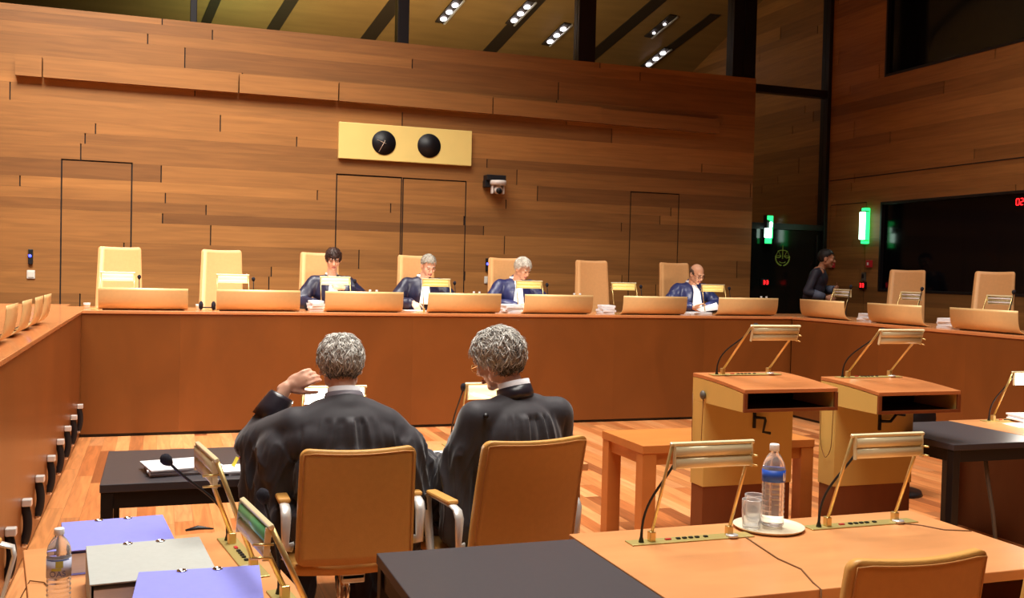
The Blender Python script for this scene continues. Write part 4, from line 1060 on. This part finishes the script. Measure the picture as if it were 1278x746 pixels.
mb.ell((0, -.03, .60), (.235, .17, .18)); mb.ell((0, -.02, .78), (.225, .16, .22)); mb.ell((0, .005, .93), (.225, .14, .18)); mb.cap(nk-V((.09, 0, .055)), nk-V((-.09, 0, .055)), .078, .078); mb.cap(nk-V((0, 0, .05)), nk+V((0, .0, .018)), .075, .066)
mb.cap(nk-V((0, 0, .06)), S['shL'], .075, .074); mb.cap(nk-V((0, 0, .06)), S['shR'], .075, .074)
mb.ell((0, 0, .94), (.27, .135, .12)); mb.ell((0, .0, 1.0), (.19, .115, .095))
for sx in (-1, 1): mb.cap((0, .01, 1.06), (sx*.17, .01, .985), .085, .085)
mb.cap(S['shL'], S['elL'], .08, .082); mb.cap(S['elL'], V(S['elL']).lerp(V(S['wrL']), .72), .078, .05)
mb.cap((-.30, .16, .92), (-.33, .14, .70), .085, .07); mb.cap((-.25, .05, .9), (-.27, .06, .62), .10, .09)
mb.cap(S['shR'], S['elR'], .078, .095); mb.cap(S['elR'], V(S['elR']).lerp(V(S['wrR']), .8), .088, .06); mb.cap((.36, .05, .70), (.375, .03, .61), .08, .05)
mb.cap((.24, .0, .9), (.27, .0, .66), .10, .09)
for s in (-1, 1): mb.cap((s*.1, .0, .56), (s*.14, .44, .57), .115, .10); mb.cap((s*.14, .44, .56), (s*.16, .42, .18), .10, .11); mb.cap((s*.26, .0, .62), (s*.27, .12, .42), .08, .07)
cloth(o, 'robe', mb, M['robe'], .0065, 34, pleats(0, 1.05, 0, .011))
mb = MB(); c = nk+V((0, .012, .038)); Rc = rot(0, .28, 0)
def ring(c, R, prof, seg=28):
    mb = MB(); rs = [[V(c)+R @ V((r*math.cos(a), r*.95*math.sin(a), z)) for a in [2*PI*i/seg for i in range(seg)]] for r, z in prof]
    mb.rings(rs, False, 0, True); return mb
ring(c-V((0, 0, .008)), Rc, [(.068, -.01), (.072, .0), (.068, .034), (.062, .034), (.062, -.01)]).build('shirt_collar', M['white'], o)
ring(c-V((0, 0, .016)), Rc, [(.078, -.03), (.086, -.012), (.079, .020), (.070, .020), (.070, -.03)]).build('robe_collar', mat('grey_collar_band', lin(112, 106, 116), .5), o)
yl = [V((-.09, -.10, 1.055)), V((-.045, -.118, 1.05)), V((0, -.122, 1.048)), V((.045, -.118, 1.05)), V((.09, -.10, 1.055))]
mb = MB(); e = V(S['elL']).lerp(V(S['wrL']), .72); dv = (V(S['wrL'])-V(S['elL'])).normalized()
mb.tube([e-dv*.085, e-dv*.03, e+dv*.02, e+dv*.034, e+dv*.036], [.074, .067, .058, .053, .042], 24, 0, 1.); mb.build('satin_cuff', M['satin'], o)
hmA = hairmat('salt_pepper', lin(54, 50, 47), lin(234, 230, 222))
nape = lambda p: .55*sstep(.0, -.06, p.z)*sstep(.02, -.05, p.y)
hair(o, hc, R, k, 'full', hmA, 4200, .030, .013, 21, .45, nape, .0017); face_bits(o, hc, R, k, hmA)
for sx in (-1, 1):
    mb = MB(); mb.cap((sx*.16, .36, .045), (sx*.17, .56, .04), .045, .04, 12); mb.build('shoe', M['blackp'], o)

ry = math.radians(14)
S = dict(hip=.56, neck=(.01, .02, 1.10), head=(-.045, .10, 1.262), hrot=(.42, .34, -.10), shL=(-.20, .02, 1.03), shR=(.20, .0, 1.03), elL=(-.255, .08, .76), wrL=(-.18, .42, .765), elR=(.27, .10, .77), wrR=(.10, .42, .775),
         knL=(-.13, .44, .56), knR=(.13, .44, .56), anL=(-.14, .42, .10), anR=(.14, .42, .10),
         handL=((.2, 1, -.1), (1, -.2, .2), (0, -.1, -1), .5), handR=((-.2, 1, -.1), (-1, -.2, .2), (0, -.1, -1), .5), skin=M['skin2'], voxel=.006, k=1.04)
o, hc, R, k = person('lawyer with bushy grey hair and black robe reading papers, head turned left', (1.462, 4.02, 0), ry, S)
mb = MB(); nk = V(S['neck'])
mb.ell((0, -.03, .60), (.22, .17, .18)); mb.ell((0, -.02, .78), (.21, .155, .22)); mb.ell((0, .0, .93), (.21, .14, .18)); mb.cap(nk-V((.08, 0, .05)), nk-V((-.08, 0, .05)), .078, .078); mb.cap(nk-V((0, 0, .05)), nk+V((0, .0, .012)), .075, .066)
for s in 'LR':
    mb.cap(nk-V((0, 0, .06)), S['sh'+s], .08, .078); mb.cap(S['sh'+s], S['el'+s], .08, .078); mb.cap(S['el'+s], V(S['el'+s]).lerp(V(S['wr'+s]), .8), .078, .06)
    x = -1 if s == 'L' else 1
    mb.cap((x*.1, 0, .56), (x*.13, .44, .57), .115, .10); mb.cap((x*.13, .44, .56), (x*.14, .42, .18), .10, .11)
mb.cap((-.25, .07, .78), (-.27, .05, .56), .075, .07)
cloth(o, 'robe', mb, M['robe'], .0065, 26, pleats(.01, 1.06, 7., .012))
c = nk+V((-.008, .012, .042)); Rc = rot(.15, .30, -.05)
ring(c, Rc, [(.069, -.01), (.073, .0), (.070, .036), (.063, .036), (.062, -.01)]).build('shirt_collar', M['white'], o)
ring(c-V((0, 0, .018)), Rc, [(.078, -.028), (.083, -.006), (.078, .030), (.070, .030), (.070, -.028)]).build('satin_collar', M['satin'], o)
mb = MB(); mb.cyl((-.205, -.062, 1.052), (-.207, -.072, 1.056), .011, None, 14); mb.build('button', M['blackp'], o)
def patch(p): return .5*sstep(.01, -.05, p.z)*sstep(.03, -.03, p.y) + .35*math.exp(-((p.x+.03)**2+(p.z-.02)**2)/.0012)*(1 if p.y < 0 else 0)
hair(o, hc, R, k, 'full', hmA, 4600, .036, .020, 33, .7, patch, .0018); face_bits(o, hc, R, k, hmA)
mb = MB(); P = lambda x, y, z: hc+R @ V((x, y, z))*k
for s in (-1, 1):
    mb.tube([P(s*.033+.021*math.cos(a), .104, .0+.016*math.sin(a)) for a in [2*PI*i/12 for i in range(13)]], .002, 6); mb.tube([P(s*.054, .104, .004), P(s*.079, .05, .006), P(s*.085, -.01, .004)], .002, 6)
mb.tube([P(-.012, .104, .002), P(0, .11, .004), P(.012, .104, .002)], .002, 6); mb.build('glasses', M['brass'], o)
for sx in (-1, 1):
    mb = MB(); mb.cap((sx*.14, .36, .045), (sx*.15, .56, .04), .045, .04, 12); mb.build('shoe', M['blackp'], o)

# ------------------------------------------------------------------ loose things
def papers(label, loc, rz, w, d, h, n=5, group=None, top_tilt=0., seed=0, name='paper_stack', topm=None):
    rn = random.Random(seed); t = thing(name, label, 'papers', loc, rz, group); z = 0
    for i in range(n):
        hh = h/n; mb = MB(); a = rn.uniform(-.16, .16); R = Matrix.Rotation(a, 3, 'Z')
        mb.box((rn.uniform(-.012, .012), rn.uniform(-.012, .012), z+hh/2), (w, d, hh*.92), R)
        mb.build('bundle', (topm or M['white']) if i % 2 else M['paper_edge'], t, .0015); z += hh
    return t
papers('stack of papers left of the curved screen before the dark-haired judge', (1.525, 10.42, BZ), .1, .14, .25, .11, 4, None, 0, 1)
papers('stack of papers right of the screen between the grey and white-haired judges', (3.66, 10.45, BZ), .15, .22, .28, .095, 5, None, 0, 2)
papers('stack of papers left of the curved screen beside the empty sixth chair', (4.83, 10.45, BZ), -.1, .15, .26, .10, 4, None, 0, 3)
papers('papers spread before the bald judge on the bench', (6.02, 10.45, BZ), .2, .30, .22, .03, 3, None, 0, 4)
papers('stack of papers right of the first screen on the right wing', (7.45, 9.05, BZ), PI/2-.1, .24, .28, .09, 5, None, 0, 5)
papers('stack of papers right of the second screen on the right wing', (7.45, 7.86, BZ), PI/2+.1, .24, .28, .10, 5, None, 0, 6)
papers('stack of papers beside the last screen at the right frame edge', (7.45, 6.68, BZ), PI/2, .22, .28, .08, 4, None, 0, 7)
papers('flat sheets under the writing hand of the short-haired grey judge', (2.66, 10.66, BZ), .1, .22, .29, .008, 2, None, 0, 8)
def sheet(label, pts, m, cat='papers', name='paper_sheet', th=.0015):
    """a bent sheet, pts: rows of points"""
    mb = MB(); r, c = len(pts), len(pts[0]); o_ = V(pts[0][0])
    g = [[mb.bm.verts.new(V(p)-o_) for p in row] for row in pts]
    for i in range(r-1):
        for j in range(c-1): mb.bm.faces.new((g[i][j], g[i][j+1], g[i+1][j+1], g[i+1][j])).smooth = True
    o = mb.build(name, m, None, 0, o_); sm_ = o.modifiers.new('thick', 'SOLIDIFY'); sm_.thickness = th
    return tag(o, label, cat)
sheet('white sheets held up by the bald judge', [[(6.12, 10.62, 1.235+.0*j) if False else (6.10+.06*j, 10.60+.01*j, 1.25+.018*j+.004*math.sin(j)) for j in range(6)], [(6.09+.06*j, 10.52+.01*j, 1.235+.012*j) for j in range(6)], [(6.08+.06*j, 10.44+.01*j, 1.228+.006*j) for j in range(6)]], M['white'])
sheet('tall white folded sheets standing left of the white-haired judge\'s screen', [[(4.0+.0, 10.40+.03*j, 1.20) for j in range(4)], [(3.995, 10.39+.03*j, 1.27) for j in range(4)], [(4.02, 10.38+.03*j, 1.335) for j in range(4)]], M['white'])
sheet('white page standing beside the short-haired judge\'s lamp', [[(2.78+.04*j, 10.42, 1.20) for j in range(3)], [(2.785+.04*j, 10.43, 1.25) for j in range(3)], [(2.79+.04*j, 10.44, 1.30) for j in range(3)]], M['white'])
papers('thick white paper stack on the black table at the left', (.115, 4.72, DZ), .12, .31, .24, .035, 4, None, 0, 11)
papers('small pad with papers by the left lawyer\'s arm', (.35, 4.64, DZ), .2, .13, .16, .02, 2, None, 0, 12)
t = thing('sticky_flags', 'yellow sticky flags standing on the pad at the black table', 'sticky notes', (.365, 4.66, DZ+.021), .3)
for k, (x, a) in enumerate(((-.03, .5), (0, -.3), (.03, .8), (.05, -.7))):
    mb = MB(); mb.box((x, 0, .022), (.016, .002, .045), Matrix.Rotation(a, 3, 'Y')); mb.build('flag', M['yellow'] if k != 1 else M['redbox'], t)
sheet('open white papers on the desk between the two lawyers', [[(1.20+.07*j, 4.60, .7135) for j in range(5)], [(1.22+.07*j, 4.76, .7135) for j in range(5)], [(1.25+.07*j, 4.93, .714) for j in range(5)]], M['white'])
papers('stack of papers before the right lawyer', (1.40, 4.72, .7155), .1, .26, .32, .018, 3, None, 0, 13)
papers('thick file of papers on the desk at the right frame edge', (5.60, 5.13, DZ), -.2, .30, .28, .05, 4, None, 0, 14)
sheet('loose white sheet beside the thick file at the right frame edge', [[(5.26+.06*j, 4.98, .7215) for j in range(4)], [(5.28+.06*j, 5.07, .722) for j in range(4)], [(5.3+.06*j, 5.16, .7215) for j in range(4)]], M['white'])

# binders on the left desk
def binder(label, loc, rz, w, d, h, mc, me, group):
    t = thing('binder', label, 'binder', loc, rz, group)
    mb = MB(); mb.bx(-w/2, w/2, -d/2, d/2, h-.004, h); cv = mb.build('cover', mc, t, .001)
    mb = MB(); mb.bx(-w/2, w/2, -d/2, d/2, 0, .004); mb.build('back_cover', mc, t, .001)
    mb = MB(); mb.bx(-w/2, -w/2+.004, -d/2, d/2, .004, h-.004); mb.build('spine', me, t)
    mb = MB(); mb.bx(-w/2+.010, w/2-.014, -d/2+.004, d/2-.02, .005, h*.84); mb.build('pages', M['paper_edge'], t)
    for x in (-.045, .045):
        mb = MB(); pts = [(x+.011*math.cos(a), d/2-.016+.011*math.sin(a), h+.001) for a in [2*PI*i/14 for i in range(15)]]
        mb.tube(pts, .003, 6); mb.cyl((x, d/2-.016, h-.001), (x, d/2-.016, h+.0008), .009, None, 14); mb.build('ring', M['chrome'], cv)
    return t
binder('violet binder farthest back on the left desk', (-.115, 3.39, DZ), math.radians(6), .315, .36, .075, M['purple'], M['purple_dk'], 'binders on the left desk')
binder('pale grey binder between the two violet ones', (-.015, 2.93, DZ), math.radians(5), .315, .38, .11, M['greyb'], M['greyb'], 'binders on the left desk')
binder('violet binder nearest the camera at the bottom edge', (.105, 2.60, DZ), math.radians(-3), .305, .30, .125, M['purple'], M['purple'], 'binders on the left desk')

# bottles, tumblers, tray
def text_wrap(txt, r, z, size, ang0, m, name, parent, depth=.0004):
    cu = bpy.data.curves.new(name, 'FONT'); cu.body = txt; cu.size = size; cu.align_x = 'CENTER'
    o = bpy.data.objects.new(name, cu); COL.objects.link(o)
    dg = bpy.context.evaluated_depsgraph_get(); me = bpy.data.meshes.new_from_object(o.evaluated_get(dg)); bpy.data.objects.remove(o)
    bm = bmesh.new(); bm.from_mesh(me); bmesh.ops.subdivide_edges(bm, edges=bm.edges, cuts=2)
    for v in bm.verts:
        a = ang0+v.co.x/r; v.co = V(((r+depth)*math.cos(a), (r+depth)*math.sin(a), z+v.co.y))
    bm.to_mesh(me); bm.free(); me.materials.append(m)
    q = bpy.data.objects.new(name, me); COL.objects.link(q); q.parent = parent; return q
def bottle(label, loc, r, h, lab, lz0, lz1, rz=0., group=None, ridges=True, simple=False):
    t = thing('water_bottle', label, 'bottle', loc, rz, group)
    prof = [(r*.55, .0), (r*.9, .003), (r, .012)]
    n = 40 if not simple else 10
    for i in range(n):
        z = .016+(h*.68-.016)*i/(n-1); inlab = lz0-.004 < z < lz1+.004
        prof.append((r*(1 if inlab or not ridges else .965+.035*math.cos(z*2*PI/(h*.062))), z))
    prof += [(r*.97, h*.72), (r*.86, h*.78), (r*.62, h*.845), (r*.40, h*.885), (r*.34, h*.90), (r*.34, h*.93)]
    mb = MB(); mb.lathe(prof, (0, 0, 0), 32 if not simple else 14); mb.build('body', M['water'], t)
    mb = MB(); mb.lathe([(r*.40, h*.915), (r*.42, h*.92), (r*.42, h*.985), (r*.38, h), (.002, h)], (0, 0, 0), 24); mb.build('cap', M['cap'], t)
    if lab:
        mb = MB(); mb.rings([[V((rr*math.cos(a), rr*math.sin(a), z)) for a in [2*PI*i/40 for i in range(40)]] for rr, z in ((r*1.008, lz0), (r*1.012, lz0), (r*1.012, lz1), (r*1.008, lz1))], False, 0, True); mb.build('label', lab, t)
    return t
bt = bottle('large clear water bottle with blue label on the round tray', (2.158, 3.15, DZ+.012), .0425, .305, M['label_blue'], .168, .212)
mb = MB(); a0 = -PI/2+.05; r = .0432; rn = random.Random(2)
pts = [V((r*math.cos(a0+.25+.55*k/8), r*math.sin(a0+.25+.55*k/8), .171+.004*rn.random())) for k in range(9)]; top_ = [V((r*math.cos(a0+.25+.55*k/8), r*math.sin(a0+.25+.55*k/8), .192+.012*math.sin(k*1.1)+.004*rn.random())) for k in range(9)]
for i in range(8): mb.quad([pts[i], pts[i+1], top_[i+1], top_[i]])
mb.build('label_patch', M['white'], bt)
bl = bottle('small water bottle with pale label at the left desk edge', (-.246, 2.95, DZ), .0315, .205, M['label_pale'], .076, .126)
mb = MB(); r = .0322
for nm, m_, aa, ab, z0, z1 in (('label_patch', M['label_green'], -1.75, -1.15, .104, .122), ('label_band', M['label_blue'], -2.6, -.6, .1225, .1255), ('label_patch', M['label_green'], -2.1, -1.3, .096, .103)):
    mb = MB()
    for i in range(8):
        a, b = aa+(ab-aa)*i/8, aa+(ab-aa)*(i+1)/8
        mb.quad([(r*math.cos(a), r*math.sin(a), z0), (r*math.cos(b), r*math.sin(b), z0), (r*math.cos(b), r*math.sin(b), z1), (r*math.cos(a), r*math.sin(a), z1)])
    mb.build(nm, m_, bl)
text_wrap('OAS', .0322, .080, .022, -1.60, M['label_ink'], 'lettering', bl)
cl = [('left', 'dark-haired judge'), ('right', 'dark-haired judge'), ('left', 'short-haired grey judge'), ('right', 'short-haired grey judge'), ('left', 'white-haired judge'), ('right', 'white-haired judge'), ('left', 'bald judge'), ('right', 'bald judge')]
b0 = None
for i, x in enumerate([2.143, 2.215, 3.312, 3.376, 4.525, 4.597, 7.035, 7.11]):
    lb = '%s one of two white-capped bottles behind the screen right of the %s' % cl[i]
    if b0 is None: b0 = bottle(lb, (x, 10.65, BZ), .03, .225, None, 0, 0, 0, 'white-capped bottles behind the screens', False, True)
    else: dup(b0, (x, 10.65, BZ), 0, lb)
t = thing('serving_tray', 'round pale metal tray under the water bottle', 'tray', (2.15, 3.16, DZ))
mb = MB(); mb.lathe([(.06, 0), (.115, .001), (.124, .006), (.130, .012), (.131, .0135), (.127, .013), (.118, .006), (.112, .0045), (.002, .004)], (0, 0, 0), 48); mb.build('dish', mat('tray_metal', lin(236, 222, 194), .3, .15), t)
def tumbler(label, loc, r=.036, h=.108, group=None, m=None):
    t = thing('tumbler', label, 'glass', loc, 0, group); seg = 48; rs = []
    for rr, z in ((r*.86, 0), (r*.9, .004), (r*.97, h*.5), (r, h*.97), (r*.985, h), (r*.93, h*.985), (r*.88, h*.5), (r*.80, .012), (r*.3, .010)):
        rs.append([V((rr*(1+.018*math.cos(k*PI))*math.cos(2*PI*k/seg), rr*(1+.018*math.cos(k*PI))*math.sin(2*PI*k/seg), z)) for k in range(seg)])
    mb = MB(); mb.rings(rs, True); mb.build('cup', m or mat('fluted_glass', (.99, .99, 1., 1), .05, trans=1., ior=1.12, spec=1.), t); return t
gm = clear_mat('fluted_glass', (.98, .98, .98, 1), (.97, .97, .99, 1), .10, .45, .03, 1.12)
tumbler('fluted glass tumbler on the tray, nearer one left of the bottle', (2.078, 3.165, DZ+.006), .036, .106, 'tumblers on the tray', gm)
tumbler('fluted glass tumbler on the tray, half behind the bottle', (2.135, 3.235, DZ+.006), .036, .106, 'tumblers on the tray', gm)
tumbler('clear tumbler standing on the thick file at the right edge', (5.62, 5.15, DZ+.052), .038, .07, None, gm)
# headphones
def headphones(label, loc, rz):
    t = thing('headphones', label, 'headphones', loc, rz)
    for s in (-1, 1):
        mb = MB(); mb.ell((s*.06, 0, .045), (.022, .038, .045)); mb.build('ear_cup', M['foam'], t)
    mb = MB(); mb.tube([(.075*math.cos(a), .02+.11*math.sin(a), .02) for a in [PI*i/12 for i in range(13)]], .007, 8); mb.build('headband', M['blackp'], t)
headphones('black headphones on the bench left of the second screen', (.46, 10.45, BZ), 0.)
headphones('black headphones on the bench left of the dark-haired judge\'s papers', (1.40, 10.5, BZ), .4)
def cup(label, loc):
    t = thing('paper_cup', label, 'cup', loc)
    mb = MB(); mb.lathe([(.022, 0), (.026, .004), (.032, .05), (.034, .052), (.03, .05), (.024, .006), (.002, .005)], (0, 0, 0), 20); mb.build('cup', M['cap'], t)
    mb = MB(); mb.lathe([(.0275, .026), (.0315, .045), (.0318, .045), (.028, .025)], (0, 0, 0), 20); mb.build('sleeve', M['white'], t)
cup('tiny white cup at the far left corner of the bench', (-.66, 10.6, BZ)); cup('tiny white cup between the first two screens', (.385, 10.6, BZ))
# cables
mb = MB(); mb.tube([(1.99, 3.06, DZ+.002), (1.97, 2.95, DZ+.002), (1.945, 2.80, DZ+.002), (1.95, 2.68, DZ+.002), (1.90, 2.55, DZ+.002), (1.885, 2.49, DZ+.0), (1.882, 2.485, DZ-.1), (1.885, 2.48, DZ-.3)], .0028, 6)
tag(mb.build('cable', M['cord']), 'thin brown cable trailing over the front edge of the front desk', 'cable')
mb = MB(); mb.tube([(2.70, 3.09, DZ+.002), (2.75, 3.05, DZ+.002), (2.79, 2.97, DZ+.002), (2.88, 2.93, DZ+.002), (2.893, 2.92, DZ-.02), (2.895, 2.92, DZ-.2)], .0025, 6)
tag(mb.build('cable', M['cord']), 'thin brown cable at the right end of the front desk', 'cable')
mb = MB(); mb.tube([(4.62, 4.62, .66), (4.63, 4.60, .5), (4.66, 4.58, .3), (4.68, 4.57, .12), (4.70, 4.62, .012), (4.78, 4.75, .012)], .012, 8)
tag(mb.build('cable', M['rubber']), 'grey cable hanging down under the black table at the right', 'cable')
mb = MB(); mb.tube([(-.335, 3.02, DZ-.1), (-.36, 3.08, DZ-.03), (-.34, 3.16, DZ+.005), (-.30, 3.14, DZ+.003), (-.28, 3.08, DZ+.003)], .002, 6)
tag(mb.build('cable', M['cord']), 'thin cable looping over the left edge of the left desk', 'cable')
mb = MB(); mb.tube([(.10, 3.60, DZ+.012), (.14, 3.62, DZ+.014), (.19, 3.60, DZ+.012)], [.006, .013, .004], 8, 0, .6)
tag(mb.build('earpiece', M['blackp']), 'black earpiece at the far end of the left desk', 'earpiece')

# ------------------------------------------------------------------ light
def area(name, loc, target, size, power, col=(1, .9, .74), sy=None, spread=PI):
    l = bpy.data.lights.new(name, 'AREA'); l.energy = power; l.color = col; l.size = size; l.spread = spread
    if sy: l.shape = 'RECTANGLE'; l.size_y = sy
    o = bpy.data.objects.new(name, l); COL.objects.link(o); o.location = loc
    o.rotation_euler = (V(target)-V(loc)).to_track_quat('-Z', 'Y').to_euler(); return o
warm = (1, .95, .86)
area('ceiling_light_court', (2.0, 5.6, 7.9), (2.0, 5.6, 0), 4., 490, warm, 3.5, math.radians(120))
area('ceiling_light_front', (1.2, 1.8, 7.9), (1.2, 2.6, 0), 4., 215, warm, 3., math.radians(130))
area('ceiling_light_bench', (.8, 9.6, 7.9), (1.2, 11.4, .8), 4.5, 190, warm, 1.2, math.radians(90))
area('ceiling_light_left', (-1.6, 8.4, 7.6), (-1.0, 11.8, 1.2), 2.2, 190, warm, 1.5, math.radians(90))
area('ceiling_light_right', (7.6, 7.2, 7.9), (7.2, 8.0, 0), 1.8, 80, warm, 2., math.radians(90))
area('gallery_uplight', (3.2, 13.6, 4.3), (4.2, 15.8, 6.2), 4.5, 150, (1, .84, .56), .4)
area('gallery_uplight_left', (1.0, 15.2, 4.6), (1.0, 15.9, 6.2), .6, 22, (.55, 1, .62), .4)
for nm, x, y, z, p, tz in (('a', -.383, 10.66, 1.5, 1.5, 0), ('b', .712, 10.66, 1.5, 1.5, 0), ('c', 1.755, 10.66, 1.5, 1.7, 0), ('d', 2.853, 10.66, 1.5, 1.7, 0), ('e', 3.938, 10.66, 1.5, 1.7, 0), ('g', 6.305, 10.66, 1.48, 1.5, 0)):
    area('reading_light_'+nm, (x, y, z), (x, y+.26, 1.3), .26, p, (1, .93, .8), .06)
area('reading_light_lawyer', (.80, 4.95, 1.0), (.80, 4.72, .71), .26, 4., (1, .94, .82), .06)
area('reading_light_lawyer_right', (1.69, 4.99, 1.0), (1.6, 4.7, .71), .26, 3., (1, .94, .82), .06)
area('reading_light_edge', (5.485, 5.08, 1.0), (5.5, 4.9, .72), .26, 4., (1, .94, .82), .06)
w_ = bpy.data.worlds.new('world'); scn.world = w_; w_.use_nodes = True
w_.node_tree.nodes['Background'].inputs[0].default_value = (.9, .62, .36, 1); w_.node_tree.nodes['Background'].inputs[1].default_value = .05
scn.view_settings.view_transform = 'Standard'; scn.view_settings.look = 'None'; scn.view_settings.exposure = 0.; scn.view_settings.gamma = 1.
scn.view_settings.use_curve_mapping = False
scn.cycles.use_denoising = True; scn.cycles.max_bounces = 8; scn.cycles.sample_clamp_indirect = 6
